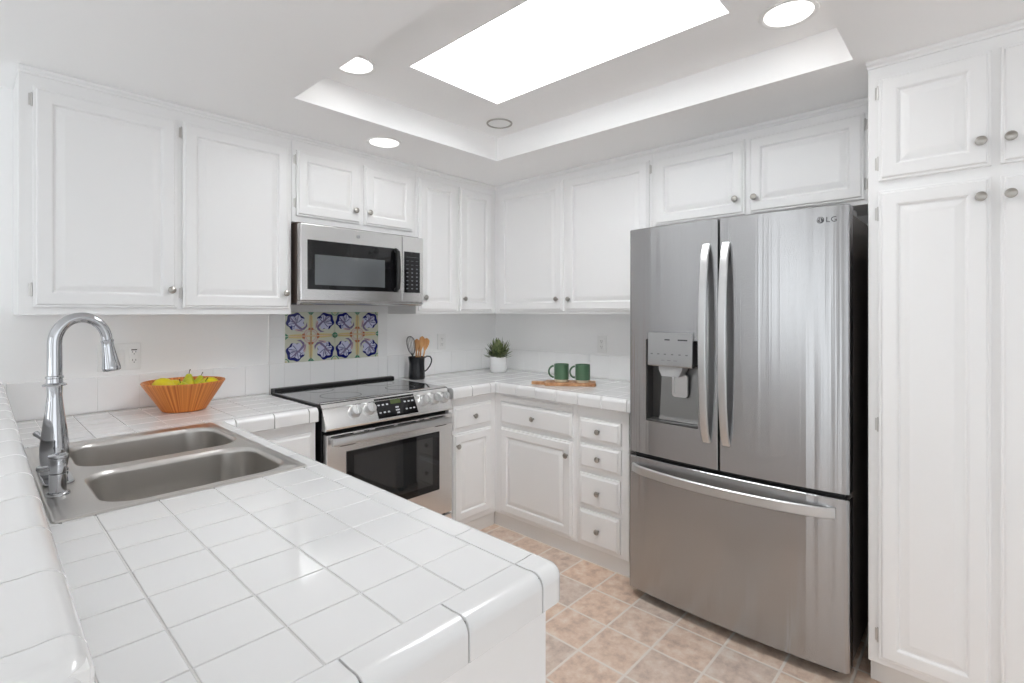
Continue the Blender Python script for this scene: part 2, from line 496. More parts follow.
def cabinet(name, label, M, s0, s1, d, z0, z1, doors=(), drawers=(), group=None, kick=None, panels=None, extra_box=()):
    r = thing(name, label, 'cabinet', ((s0 + s1) / 2, -d / 2, 0 if kick is not None else z0), M, group)
    bm = B(); box(bm, s0, s1, -d, -0.001, z0, z1, 0.002, 1)
    for b in extra_box: box(bm, *b)
    obj('body', bm, M_PAINT, r)
    if kick is not None:
        bm = B(); box(bm, s0, s1, -d + kick, -0.02, 0.0, z0)
        obj('toe_kick', bm, M_KICK, r)
    for a0, a1, b0, b1, kn, hs in doors:
        bm = B(); raised_panel(bm, a0, a1, b0, b1, -d - 0.0003)
        dr = obj('door', bm, M_PAINT, r, smooth=25)
        if kn: add_knob(dr, kn[0], kn[1], -d - 0.02)
        if hs:
            e = a0 if hs < 0 else a1
            for zz in (b0 + 0.065, b1 - 0.05) if b1 - b0 < 1.2 else (b0 + 0.08, (b0 + b1) / 2, b1 - 0.08):
                add_hinge(dr, e, zz, -d - 0.004, hs)
    for a0, a1, b0, b1, kn in drawers:
        bm = B(); raised_panel(bm, a0, a1, b0, b1, -d - 0.0003, flat=True)
        dr = obj('drawer', bm, M_PAINT, r, smooth=25)
        add_knob(dr, (a0 + a1) / 2, (b0 + b1) / 2, -d - 0.02)
    return r


UB, UT = 1.36, CEIL - 0.002
G = 'white upper cabinets along the kitchen walls'
cabinet('upper_cabinet', 'wide white two-door upper cabinet left of the microwave, above the fruit bowl', FI, -2.779, -1.783, UD, UB, UT,
        [(-2.741, -2.284, 1.39, 2.212, (-2.309, 1.466), -1), (-2.263, -1.797, 1.39, 2.212, (-1.822, 1.466), -1)], group=G)
cabinet('upper_cabinet', 'short white two-door upper cabinet directly above the microwave', FI, -1.782, -1.012, UD, 1.835, UT,
        [(-1.760, -1.400, 1.868, 2.206, (-1.437, 1.938), -1), (-1.374, -1.039, 1.868, 2.206, (-1.350, 1.938), 0)], group=G)
cabinet('upper_cabinet', 'narrow white two-door upper cabinet between microwave and corner', FI, -1.011, -UD - 0.0005, UD, UB, UT,
        [(-0.993, -0.683, 1.38, 2.214, (-0.958, 1.464), 0), (-0.661, -0.358, 1.38, 2.214, (-0.632, 1.461), 0)], group=G)
cabinet('upper_cabinet', 'tall white two-door upper cabinet above the green mugs, left of the refrigerator', FB, 0.001, 1.552, UD, UB, UT,
        [(0.360, 0.931, 1.38, 2.22, (0.893, 1.456), 0), (0.955, 1.536, 1.38, 2.22, (0.990, 1.454), 1)], group=G)
cabinet('upper_cabinet', 'short white two-door upper cabinet above the stainless refrigerator', FB, 1.553, 2.60, UD, 1.83, UT,
        [(1.572, 2.050, 1.852, 2.22, (2.010, 1.929), 0), (2.069, 2.538, 1.852, 2.22, (2.099, 1.925), 1)], group=G)
cabinet('pantry_cabinet', 'floor-to-ceiling white pantry cabinet with four doors right of the refrigerator', FB, 2.601, 3.28, TD, 0.10, UT,
        [(2.634, 2.930, 1.842, 2.212, (2.906, 1.919), -1), (2.952, 3.246, 1.842, 2.212, (2.975, 1.919), 1),
         (2.634, 2.930, 0.125, 1.806, (2.906, 1.741), -1), (2.952, 3.246, 0.125, 1.806, (2.975, 1.741), 1)], kick=0.06)
BD, BT, KZ = 0.595, 0.856, 0.085
GB = 'white base cabinets under the tiled worktops'
cabinet('base_cabinet', 'narrow white base cabinet right of the range with one drawer over one door', FI, -0.985, -BD - 0.001, BD, KZ, BT,
        [(-0.957, -0.642, 0.115, 0.645, (-0.936, 0.575), 0)], [(-0.957, -0.642, 0.668, 0.808, None)], group=GB, kick=0.012)
r = cabinet('base_cabinet', 'white corner base cabinet with wide drawer and door below the wooden board', FB, 0.001, 1.245, BD, KZ, BT,
            [(0.655, 1.214, 0.105, 0.642, (1.187, 0.565), 0)], [(0.655, 1.217, 0.667, 0.800, None)], group=GB, kick=0.012)
bm = B(); box(bm, 0.655, 1.217, -BD - 0.014, -BD - 0.0003, 0.808, 0.84, 0.004, 1); obj('top_rail', bm, M_PAINT, r)
bm = B(); rr = 0.075; cxk = BD - 0.012
ct = Vector((cxk + rr, -(cxk + rr), 0)); lp0, lp1 = [], []
arc = [(ct.x - rr * math.cos(a), ct.y + rr * math.sin(a)) for a in [PI / 2 * k / 10 for k in range(11)]]
arc2 = [(ct.x - (rr + 0.004) * math.cos(a), ct.y + (rr + 0.004) * math.sin(a)) for a in [PI / 2 * k / 10 for k in range(10, -1, -1)]]
pts = arc + arc2
rings(bm, [[(x, y, 0.0005) for x, y in pts], [(x, y, KZ - 0.001) for x, y in pts]]); struct('trim_5', bm, M_KICK)
cabinet('base_cabinet', 'white base cabinet stack of four drawers beside the refrigerator', FB, 1.246, 1.57, BD, KZ, BT, [],
        [(1.268, 1.527, 0.672, 0.790, None), (1.268, 1.527, 0.518, 0.650, None), (1.268, 1.523, 0.312, 0.488, None), (1.268, 1.520, 0.105, 0.290, None)], group=GB, kick=0.012)
cabinet('base_cabinet', 'white base cabinet left of the range, mostly behind the peninsula', FI, -2.199, -1.792, BD, KZ, BT,
        [(-2.17, -1.815, 0.115, 0.645, (-1.84, 0.575), -1)], [(-2.17, -1.815, 0.668, 0.808, None)], group=GB, kick=0.012)
# peninsula cabinet: hollow, so the sink bowls hang inside it
r = thing('base_cabinet', 'white peninsula cabinet carrying the sink worktop, plain end panel towards the viewer', 'cabinet', (-2.5, -1.5, 0), FI, GB)
bm = B()
box(bm, -2.785, -2.2, -2.335, -2.315, 0.0, BT, 0.002, 1); obj('end_panel', bm, M_PAINT, r)
bm = B(); box(bm, -2.25, -2.230, -2.3145, -0.64, 0.085, BT, 0.001, 1); box(bm, -2.785, -2.77, -2.3145, -0.02, 0.0, BT); box(bm, -2.77, -2.25, -2.3145, -0.64, 0.085, 0.1)
obj('body', bm, M_PAINT, r)
for y0, y1 in ((-2.28, -1.72), (-1.69, -1.18), (-1.15, -0.70)):
    bm = B()
    rr_ = [(0, 0), (0, 0.016), (0.006, 0.02), (0.05, 0.02), (0.056, 0.011), (0.062, 0.012), (0.08, 0.019)]
    rings(bm, [[(-2.2298 + h, y0 + o, 0.115 + o), (-2.2298 + h, y1 - o, 0.115 + o), (-2.2298 + h, y1 - o, 0.80 - o), (-2.2298 + h, y0 + o, 0.80 - o)] for o, h in rr_])
    dd = obj('door', bm, M_PAINT, r, smooth=25)
    bm = B(); lathe(bm, [(0.006, -0.001), (0.005, 0.008), (0.0135, 0.017), (0.0155, 0.021), (0.007, 0.0275), (0.001, 0.028)], (-2.2100, y1 - 0.03, 0.72), 'X', 14); obj('knob', bm, M_NICKEL, dd)

# ------------------------------------------------------------------ tiled worktops
ZC = 0.924
TP = 0.117


def sub_rect(r, h):
    x0, x1, y0, y1 = r; a0, a1, b0, b1 = h
    if a0 >= x1 or a1 <= x0 or b0 >= y1 or b1 <= y0: return [r]
    out = []
    if x0 < a0: out.append((x0, a0, y0, y1))
    if x1 > a1: out.append((a1, x1, y0, y1))
    m0, m1 = max(x0, a0), min(x1, a1)
    if y0 < b0: out.append((m0, m1, y0, b0))
    if y1 > b1: out.append((m0, m1, b1, y1))
    return out


def tiles_flat(bm, regions, ox, oy, holes=(), z=ZC, p=TP, gap=0.0028):
    for X0, X1, Y0, Y1 in regions:
        i0, i1 = math.floor((X0 - ox) / p), math.ceil((X1 - ox) / p)
        j0, j1 = math.floor((Y0 - oy) / p), math.ceil((Y1 - oy) / p)
        for i in range(i0, i1):
            for j in range(j0, j1):
                c = (max(X0, ox + i * p), min(X1, ox + (i + 1) * p), max(Y0, oy + j * p), min(Y1, oy + (j + 1) * p))
                if c[1] - c[0] < 0.008 or c[3] - c[2] < 0.008: continue
                cs = [c]
                for h in holes: cs = [q for k in cs for q in sub_rect(k, h)]
                for x0, x1, y0, y1 in cs:
                    if x1 - x0 < 0.008 or y1 - y0 < 0.008: continue
                    g = gap / 2; x0 += g; x1 -= g; y0 += g; y1 -= g
                    tz = random.uniform(-0.0002, 0.0002)
                    rings(bm, [[(x0 + o, y0 + o, zz), (x1 - o, y0 + o, zz), (x1 - o, y1 - o, zz), (x0 + o, y1 - o, zz)] for o, zz in
                               ((0, z - 0.006), (0, z - 0.0018 + tz), (0.0006, z - 0.0007 + tz), (0.0018, z + tz))], False, True)


EW, ER, ED = 0.066, 0.022, 0.064                       # edge tile width, rounding, drop
EPROF = [(0.0, -ED + 0.002), (0.0, -0.0015), (0.0012, 0.0), (0.028, 0.0), (EW - ER - 0.004, 0.0012)] + \
        [(EW - ER + ER * math.sin(a), 0.0012 - ER + ER * math.cos(a)) for a in [math.radians(t) for t in (8, 22, 38, 54, 70, 84, 90)]] + \
        [(EW, -ED + 0.003), (EW - 0.003, -ED)]


def edge_piece(bm, P, u, n, s0, s1, m0=0.0, m1=0.0, z=ZC, prof=EPROF):
    P = Vector((*P, 0)); u = Vector((*u, 0)); n = Vector((*n, 0))
    e = 0.0012
    lps = []
    for s, m_, ins in ((s0, m0, 1), (s0 + e, m0, 0), (s1 - e, m1, 0), (s1, m1, 1)):
        lps.append([P + u * (s + m_ * o) + n * (o - (e if ins and o > EW * 0.5 else 0)) + Vector((0, 0, z + h - (e * 0.7 if ins and h > -0.03 else 0))) for o, h in prof])
    rings(bm, lps)


def edge_run(bm, P, u, n, s0, s1, joints, m0=0.0, m1=0.0, z=ZC, gap=0.003):
    js = [s0] + [j for j in joints if s0 + 0.02 < j < s1 - 0.02] + [s1]
    for a, b in zip(js, js[1:]):
        edge_piece(bm, P, u, n, a + (gap / 2 if a != s0 or m0 == 0 else gap / 2), b - gap / 2, m0 if a == s0 else 0, m1 if b == s1 else 0, z)


def corner_piece(bm, P, n0, n1, z=ZC, prof=EPROF, r=0.03):
    P = Vector((*P, 0)); n0 = Vector((*n0, 0)); n1 = Vector((*n1, 0)); g = 0.0015
    lps = []
    K = 8
    def at(o, th):
        c = min(o, EW - r); q = max(0, o - (EW - r))
        return P + (n0 + n1) * c + (n0 * math.cos(th) + n1 * math.sin(th)) * q
    for i in range(-1, K + 2):
        th = PI / 2 * min(max(i, 0), K) / K
        lp = []
        for o, h in prof:
            if i == -1: p = P + n0 * o + n1 * g
            elif i == K + 1: p = P + n1 * o + n0 * g
            else: p = at(o, th)
            lp.append(p + Vector((0, 0, z + h)))
        lps.append(lp)
    rings(bm, lps)


# left worktop: strip along the back wall plus the peninsula with the sink cut-out
XL = -2.80
SX0, SX1, SY0, SY1 = -2.787, -2.235, -1.474, -0.625    # sink rim
HOLE = (SX0 + 0.015, SX1 - 0.015, SY0 + 0.015, SY1 - 0.015)
r = thing('countertop', 'white square-tiled worktop with rounded edge on the peninsula around the sink', 'worktop', (-2.5, -1.5, BT), FI)
bm = B()
for c in ((-2.80, -1.795, -0.57, -0.012), (-2.80, -2.247, -2.30, -0.57)):
    for q in sub_rect(c, HOLE): box(bm, q[0], q[1], q[2], q[3], BT + 0.001, ZC - 0.0022)
obj('grout_bed', bm, M_GROUTP, r, 'grey grout between the tiles')
bm = B()
tiles_flat(bm, [(-2.80, -2.247, -0.57, -0.012), (-2.247, -1.795, -0.57, -0.012), (-2.80, -2.247, -2.30, -0.57)], -2.247, -2.30, [HOLE])
obj('field_tiles', bm, M_TILE, r)
bm = B()
P1, P2 = (-2.247, -0.57), (-2.247, -2.30)
edge_run(bm, (-1.795, -0.57), (-1, 0), (0, -1), 0.0, 0.452, [0.045, 0.20, 0.355], 0, -1)
edge_run(bm, P1, (0, -1), (1, 0), 0.0, 1.73, [0.09 + 0.164 * k for k in range(1, 11)], 1, 0)
edge_run(bm, P2, (-1, 0), (0, -1), 0.0, 0.553, [0.166, 0.334, 0.50], 0, 0)
corner_piece(bm, P2, (1, 0), (0, -1))
obj('edge_tiles', bm, M_TILE, r, 'rounded edge tiles')
bm = B()
box(bm, -2.247, -2.190, -2.30, -0.57, 0.87, ZC - 0.006); box(bm, -2.795, -2.215, -2.356, -2.30, 0.87, ZC - 0.006); box(bm, -2.19, -1.80, -0.627, -0.57, 0.87, ZC - 0.006)
obj('edge_joints', bm, M_GROUTD, r, 'dark open joints between edge tiles')

# right worktop: L around the corner
r = thing('countertop', 'white tiled worktop in the corner right of the range, carrying mugs and plant', 'worktop', (-0.4, -0.7, BT), FI)
bm = B()
box(bm, -0.983, -0.012, -0.57, -0.012, BT + 0.001, ZC - 0.0022); box(bm, -0.57, -0.012, -1.630, -0.57, BT + 0.001, ZC - 0.0022)
obj('grout_bed', bm, M_GROUT, r)
bm = B(); tiles_flat(bm, [(-0.983, -0.012, -0.57, -0.012), (-0.57, -0.012, -1.630, -0.57)], -0.57, -0.57, p=0.152); obj('field_tiles', bm, M_TILE, r)
bm = B()
edge_run(bm, (-0.57, -0.57), (-1, 0), (0, -1), 0.0, 0.413, [0.105, 0.26], 1, 0)
edge_run(bm, (-0.57, -0.57), (0, -1), (-1, 0), 0.0, 1.060, [0.09 + 0.153 * k for k in range(0, 7)], 1, 0)
obj('edge_tiles', bm, M_TILE, r, 'rounded edge tiles')
bm = B(); box(bm, -0.978, -0.57, -0.627, -0.571, 0.87, ZC - 0.006); box(bm, -0.627, -0.571, -1.625, -0.627, 0.87, ZC - 0.006); obj('edge_joints', bm, M_GROUT, r)

# raised bar ledge at the left
ZL = 1.086
r = thing('bar_ledge', 'raised white tiled bar ledge running behind the sink at far left', 'ledge', (-3.0, -1.2, 0), FI)
LROT = Matrix.Translation((-2.803, 0, 0)) @ Matrix.Rotation(math.radians(-0.7), 4, 'Z')     # runs a touch out of square
LW, LEN = 0.52, 2.385


def lbox(bm, *a):
    t = bmesh.new(); box(t, *a); t.transform(LROT); merge(bm, t)


bm = B(); lbox(bm, -0.20, -0.035, -LEN + 0.03, -0.012, 0.0, ZL - 0.064, 0.002, 1); obj('half_wall', bm, M_WALL, r)
bm = B(); lbox(bm, -LW + 0.066, -0.066, -LEN + 0.066, -0.013, ZL - 0.062, ZL - 0.0022); lbox(bm, -LW + 0.01, -0.006, -LEN + 0.008, -0.014, ZL - 0.055, ZL - 0.006); obj('grout_bed', bm, M_GROUT, r)
bm = B(); t = B()
tiles_flat(t, [(-LW + 0.066, -0.066, -LEN + 0.066, -0.013)], -0.066, -LEN + 0.066, z=ZL, p=0.152)
t.transform(LROT); merge(bm, t); obj('field_tiles', bm, M_TILE, r)
bm = B(); t = B()
edge_run(t, (-0.066, -LEN + 0.066), (0, 1), (1, 0), 0.0, LEN - 0.066 - 0.013, [0.165 * k for k in range(1, 15)], 0, 0, ZL)
edge_run(t, (-0.066, -LEN + 0.066), (-1, 0), (0, -1), 0.0, LW - 0.132, [0.165, 0.33], 0, 0, ZL)
edge_run(t, (-LW + 0.066, -LEN + 0.066), (0, 1), (-1, 0), 0.0, LEN - 0.066 - 0.013, [0.165 * k for k in range(1, 15)], 0, 0, ZL)
corner_piece(t, (-0.066, -LEN + 0.066), (1, 0), (0, -1), ZL)
corner_piece(t, (-LW + 0.066, -LEN + 0.066), (-1, 0), (0, -1), ZL)
t.transform(LROT); merge(bm, t); obj('edge_tiles', bm, M_TILE, r, 'rounded edge tiles')

# wall tiles: one row above the worktops, taller field behind the range
bm = B(); gb = B()


def wall_tiles(bm, gb, M, s0, s1, z0, z1, ox, oz, p=0.1535, t=0.009, holes=()):
    for i in range(math.floor((s0 - ox) / p), math.ceil((s1 - ox) / p)):
        for j in range(math.floor((z0 - oz) / p - 1e-6), math.ceil((z1 - oz) / p)):
            a0, a1, b0, b1 = max(s0, ox + i * p), min(s1, ox + (i + 1) * p), max(z0, oz + j * p), min(z1, oz + (j + 1) * p)
            if a1 - a0 < 0.008 or b1 - b0 < 0.008: continue
            cs = [(a0, a1, b0, b1)]
            for h in holes: cs = [q for k in cs for q in sub_rect(k, h)]
            for a0, a1, b0, b1 in cs:
                if a1 - a0 < 0.006 or b1 - b0 < 0.006: continue
                g = 0.0009
                rings(bm, [[M @ Vector(v) for v in ((a0 + g + o, -y, b0 + g + o), (a1 - g - o, -y, b0 + g + o), (a1 - g - o, -y, b1 - g - o), (a0 + g + o, -y, b1 - g - o))]
                           for o, y in ((0, 0.001), (0, t - 0.0015), (0.0008, t - 0.0004), (0.002, t))], False, True)
    x = bmesh.new(); box(x, s0 + 0.001, s1 - 0.001, -t + 0.0016, -0.0005, z0, z1 - 0.001); x.transform(M); merge(gb, x)


ROWT = ZC + 0.1575
MUR = (-1.692, -1.090, 1.082, 1.359)
wall_tiles(bm, gb, FI, -2.80, -1.772, ZC + 0.001, ROWT, -2.513, ROWT - 0.1535)
wall_tiles(bm, gb, FI, -1.772, -1.02, ZC - 0.06, 1.368, -1.692 - 0.1505 * 3, 1.082 - 0.1505 * 2, 0.1505)
wall_tiles(bm, gb, FI, -1.02, -0.012, ZC + 0.001, ROWT, -0.012 - 0.1535 * 7, ROWT - 0.1535)
wall_tiles(bm, gb, FB, 0.010, 1.60, ZC + 0.001, ROWT, 0.01, ROWT - 0.1535)
x = B(); box(x, -1.779, -1.7725, -0.012, -0.0005, ROWT, 1.358, 0.002, 1); merge(bm, x)
for v in (0,): pass
struct('trim_3', bm, M_WALLTILE)
struct('trim_4', gb, M_GROUT)

# ------------------------------------------------------------------ painted tile panel behind the range
C_BASE = mat('majolica_cream', srgb(210, 212, 196), 0.15)
C_NAVY = mat('majolica_navy', srgb(30, 36, 108), 0.15)
C_LAV = mat('majolica_lavender', srgb(204, 206, 230), 0.15)
C_VEIN = mat('majolica_violet', srgb(128, 116, 150), 0.15)
C_OCH = mat('majolica_ochre', srgb(214, 160, 74), 0.15)
C_PALEY = mat('majolica_straw', srgb(216, 204, 156), 0.15)
C_RUST = mat('majolica_rust', srgb(190, 124, 92), 0.15)
C_PINK = mat('majolica_pink', srgb(206, 178, 176), 0.15)
C_TEAL = mat('majolica_green', srgb(66, 136, 108), 0.15)
PALETTE = [C_BASE, C_NAVY, C_LAV, C_VEIN, C_OCH, C_PALEY, C_RUST, C_PINK, C_TEAL]
panel = thing('tile_panel', 'blue and ochre painted tile panel on the wall behind the range', 'tile panel', (-1.391, -0.009, 1.08), FI)


def painted_tile(x0, z0, w, h, fu, fv, swap):
    """fu,fv: flips; medallion sits in the tile corner (0,0) of its own u,v square"""
    bm = B()
    box(bm, x0 + 0.0008, x0 + w - 0.0008, -0.0125, -0.0088, z0 + 0.0008, z0 + h - 0.0008, 0.0007, 1)

    def T(u, v):
        u, v = min(max(u, 0.012), 0.988), min(max(v, 0.012), 0.988)
        if swap: u, v = v, u
        if fu: u = 1 - u
        if fv: v = 1 - v
        return x0 + u * w, z0 + v * h
    lay = [0]

    def shape(pts, mi):
        lay[0] += 1
        y = -0.0125 - 0.00006 * lay[0]
        q = [T(u, v) for u, v in pts]
        a = [(px, -0.0123, pz) for px, pz in q]; b = [(px, y, pz) for px, pz in q]
        rings(bm, [a, b], False, True, True, mi)

    def qarc(cu, cv, r, a0, a1, n=14):
        return [(cu + r * math.cos(math.radians(a0 + (a1 - a0) * k / n)), cv + r * math.sin(math.radians(a0 + (a1 - a0) * k / n))) for k in range(n + 1)]

    def annul(cu, cv, r0, r1, a0, a1, mi):
        shape(qarc(cu, cv, r1, a0, a1) + list(reversed(qarc(cu, cv, r0, a0, a1))), mi)

    def petal(bx, by, ang, L, W, mi, n=12):
        c, s = math.cos(math.radians(ang)), math.sin(math.radians(ang)); pts = []
        for k in range(n):
            t = 2 * PI * k / n
            l = L * (0.5 - 0.5 * math.cos(t)); ww = W * math.sin(t) * (0.55 + 0.45 * (l / L))
            pts.append((bx + c * l - s * ww, by + s * l + c * ww))
        shape(pts, mi)
    # bands along the two joints meeting at the medallion
    shape([(0.30, 0), (0.92, 0), (0.82, 0.07), (0.40, 0.10)], 5); shape([(0, 0.30), (0, 0.92), (0.07, 0.82), (0.10, 0.40)], 5)
    shape([(0.28, 0), (0.98, 0), (0.98, 0.022), (0.28, 0.030)], 4); shape([(0, 0.28), (0, 0.98), (0.022, 0.98), (0.030, 0.28)], 4)
    # acanthus leaf: navy outline, pale lavender lobes, violet stem curling from the medallion
    cx_, cy_ = 0.56, 0.56
    navy, pale = [], []
    for k in range(72):
        a = 2 * PI * k / 72; d = a - PI / 4
        wave = 0.5 + 0.5 * math.cos(7 * d)
        away = 0.5 + 0.5 * math.cos(d)
        navy.append((cx_ + (0.25 + 0.14 * away + 0.05 * wave) * math.cos(a), cy_ + (0.25 + 0.14 * away + 0.05 * wave) * math.sin(a)))
        pale.append((cx_ - 0.035 + (0.20 + 0.10 * away + 0.075 * wave) * math.cos(a), cy_ - 0.035 + (0.20 + 0.10 * away + 0.075 * wave) * math.sin(a)))
    shape(navy, 1); shape(pale, 2)
    for ang, L in ((-50, 0.26), (-8, 0.36), (20, 0.38), (70, 0.38), (98, 0.36), (140, 0.26)):
        petal(cx_ - 0.02, cy_ - 0.02, ang, L, 0.017, 1)
    for ang, L in ((5, 0.24), (32, 0.28), (58, 0.28), (85, 0.24)):
        petal(cx_, cy_, ang, L, 0.012, 3)
    shape([(0.16, 0.56), (0.22, 0.40), (0.34, 0.32), (0.52, 0.46), (0.80, 0.80), (0.84, 0.79), (0.60, 0.44), (0.40, 0.24), (0.26, 0.26), (0.14, 0.40)], 3)
    petal(0.30, 0.20, 12, 0.34, 0.06, 7); petal(0.30, 0.20, 14, 0.26, 0.02, 3)
    petal(0.62, 0.30, 40, 0.22, 0.05, 1); petal(0.62, 0.30, 40, 0.16, 0.025, 2)
    # medallion quarter, corner ornaments
    annul(0, 0, 0.27, 0.31, 2, 88, 7); annul(0, 0, 0.0, 0.25, 0, 90, 0)
    annul(0, 0, 0.19, 0.225, 0, 90, 7)
    shape([(0, 0), (0.25, 0), (0.25, 0.03), (0.03, 0.03), (0.03, 0.25), (0, 0.25)], 4)
    shape([(0.24, 0), (0.34, 0), (0.34, 0.09), (0.24, 0.11)], 6); shape([(0, 0.24), (0, 0.34), (0.09, 0.34), (0.11, 0.24)], 6)
    shape([(1, 0), (1, 0.13), (0.86, 0)], 8); shape([(0, 1), (0.13, 1), (0, 0.86)], 8)
    annul(1, 1, 0.13, 0.16, 180, 270, 8); annul(1, 1, 0.0, 0.07, 180, 270, 5)
    obj('painted_tile', bm, PALETTE, panel)


tw, th_ = 0.1497, 0.1385
for i in range(4):
    for j in range(2):
        painted_tile(-1.690 + i * tw, 1.083 + j * 0.1497 if j == 0 else 1.083 + 0.1497, tw, 0.1497 if j == 0 else 0.140, i % 2 == 0, j == 0, (i + j) % 2 == 0)

# ------------------------------------------------------------------ range
RX0, RX1 = -1.768, -1.005
RM = (RX0 + RX1) / 2
rg = thing('range', 'stainless steel slide-in electric range with black glass cooktop under the microwave', 'range', (RM, -0.33, 0), FI)
bm = B(); box(bm, RX0 + 0.003, RX1 - 0.003, -0.598, -0.02, 0.10, 0.915, 0.003, 1); obj('body', bm, M_BLACK, rg, 'black side panels')
for x in (RX0 + 0.05, RX1 - 0.05):
    for y in (-0.55, -0.08): bm = B(); lathe(bm, [(0.018, 0.0), (0.018, 0.02), (0.012, 0.022), (0.012, 0.10)], (x, y, 0), seg=12); obj('foot', bm, M_BLACK, rg)
bm = B(); box(bm, RX0 - 0.008, RX1 + 0.008, -0.60, -0.055, 0.917, 0.934, 0.003, 2); ck = obj('cooktop', bm, M_COOKTOP, rg, 'glossy black glass cooktop')
for bx, by, br in ((-1.57, -0.42, 0.105), (-1.2, -0.42, 0.085), (-1.57, -0.18, 0.075), (-1.2, -0.18, 0.10)):
    bm = B(); lathe(bm, [(br - 0.003, 0.9341), (br, 0.9341), (br, 0.9344), (br - 0.003, 0.9344)], (bx, by, 0), seg=40, cap=False); obj('burner_ring', bm, M_DARKGREY, ck)
bm = B()
prof = [(-0.058, 0.917), (-0.066, 0.925), (-0.066, 0.943), (-0.060, 0.949), (-0.030, 0.951), (-0.016, 0.948), (-0.016, 0.917)]
rings(bm, [[(x, y, z) for y, z in prof] for x in (RX0 + 0.0, RX1 + 0.0)])
obj('rear_trim', bm, M_BLACK, rg, 'black raised vent trim at the back of the cooktop')
bm = B()
PY0, PZ0, PY1, PZ1 = -0.592, 0.936, -0.655, 0.808           # slanted control panel, top to bottom
prof = [(-0.565, 0.917), (-0.565, 0.938), (PY0 + 0.004, 0.9385), (PY0 - 0.006, PZ0 - 0.003), (PY1 - 0.002, PZ1 + 0.012), (PY1, PZ1 + 0.004), (PY1 + 0.006, PZ1), (-0.612, PZ1), (-0.612, 0.914)]
rings(bm, [[(x, y, z) for y, z in prof] for x in (RX0 - 0.002, RX1 + 0.004)])
cp = obj('control_panel', bm, M_STEEL, rg, 'slanted brushed steel control panel')
pn = Vector((0, PZ1 + 0.012 - PZ0 + 0.003, -(PY1 - 0.002) + PY0 - 0.006)).normalized()
pn = Vector((0, -abs(pn.y), abs(pn.z)))
pd = Vector((0, (PY1 - 0.002) - (PY0 - 0.006), PZ1 + 0.012 - (PZ0 - 0.003)))     # down the panel
porg = Vector((0, PY0 - 0.006, PZ0 - 0.003))


def PP(x, t, off=0.0):
    p = porg + pd * t + pn * off; return Vector((x, p.y, p.z))


def pbox(bm, xa, xb, ta, tb, o0, o1):
    rings(bm, [[PP(xa, ta, o), PP(xb, ta, o), PP(xb, tb, o), PP(xa, tb, o)] for o in (o0, o1)])


bm = B(); pbox(bm, -1.487, -1.243, 0.10, 0.93, -0.002, 0.0015); ds = obj('display', bm, M_BLACKGLASS, cp, 'black touch display')
bm = B(); pbox(bm, -1.40, -1.335, 0.2, 0.40, 0.0015, 0.0019); obj('clock', bm, M_LCD, ds) if False else bm.free()
bm = B(); pbox(bm, -1.398, -1.335, 0.20, 0.40, 0.0014, 0.0019); lcd = obj('clock_readout', bm, M_LCD, cp, 'dim green clock readout')
for xx in (-1.47, -1.445, -1.42, -1.31, -1.285, -1.262):
    for tt in (0.38, 0.70):
        bm = B(); pbox(bm, xx - 0.006, xx + 0.006, tt - 0.03, tt + 0.03, 0.0014, 0.0019); obj('key', bm, M_PRINT, ds, 'pale key marking')
for tt, w in ((0.56, 0.01), (0.68, 0.012), (0.80, 0.008)):
    bm = B(); pbox(bm, -1.365 - w, -1.365 + w, tt - 0.03, tt + 0.03, 0.0014, 0.0019); obj('key', bm, M_PRINT, ds, 'pale key marking')
zax = Vector((0, 0, 1)).rotation_difference(pn).to_matrix().to_4x4()
for kx in (-1.606, -1.524, -1.184, -1.110, -1.041):
    bm = B(); c = PP(kx, 0.47)
    lathe(bm, [(0.030, -0.001), (0.030, 0.004), (0.0285, 0.006), (0.026, 0.008), (0.025, 0.026), (0.0235, 0.029), (0.001, 0.030)], c, 'Z', 28, M=zax.to_3x3())
    t = bmesh.new(); box(t, -0.0045, 0.0045, -0.0235, 0.0235, 0.028, 0.036, 0.002, 2); t.transform(zax); t.transform(Matrix.Translation(c)); merge(bm, t)
    obj('knob', bm, M_HANDLE, cp, 'round steel burner knob')
OY = -0.655
bm = B(); box(bm, RX0 + 0.002, RX1 - 0.002, OY, -0.616, 0.225, 0.792, 0.005, 2)
od = obj('oven_door', bm, M_STEEL, rg, 'brushed steel oven door')
bm = B()
for a, b, z in ((-1.745, -1.63, 0.783), (-1.575, -1.545, 0.783), (-1.51, -1.40, 0.783), (-1.375, -1.26, 0.783), (-1.235, -1.205, 0.783), (-1.165, -1.07, 0.783)):
    box(bm, a, b, OY - 0.0008, OY + 0.002, z - 0.004, z + 0.002)
for a, b in ((-1.70, -1.62), (-1.13, -1.05)): box(bm, a, b, OY - 0.0008, OY + 0.002, 0.728, 0.733)
obj('vent_slots', bm, M_BLACK, od, 'black vent slots')
bm = B(); box(bm, -1.668, -1.100, OY - 0.003, OY + 0.001, 0.372, 0.700, 0.002, 1); wn = obj('window', bm, M_BLACKGLASS, od, 'black glass oven window')
bm = B(); box(bm, -1.628, -1.150, OY - 0.0036, OY - 0.0028, 0.410, 0.676); obj('inner_pane', bm, M_OVENGLASS, od)
bm = B()
HB = [(-0.684, 0.740), (-0.690, 0.743), (-0.693, 0.758), (-0.687, 0.776), (-0.680, 0.779), (-0.672, 0.777), (-0.672, 0.741)]
rings(bm, [[(x, y, z) for y, z in HB] for x in (-1.752, -1.040)])
for x in (-1.735, -1.057): box(bm, x - 0.014, x + 0.014, -0.676, OY + 0.001, 0.748, 0.772, 0.003, 1)
obj('handle', bm, M_HANDLE, od, 'full-width steel door handle')
bm = B(); box(bm, RX0 + 0.002, RX1 - 0.002, OY + 0.003, -0.616, 0.105, 0.215, 0.005, 2); obj('storage_drawer', bm, M_STEEL, rg)

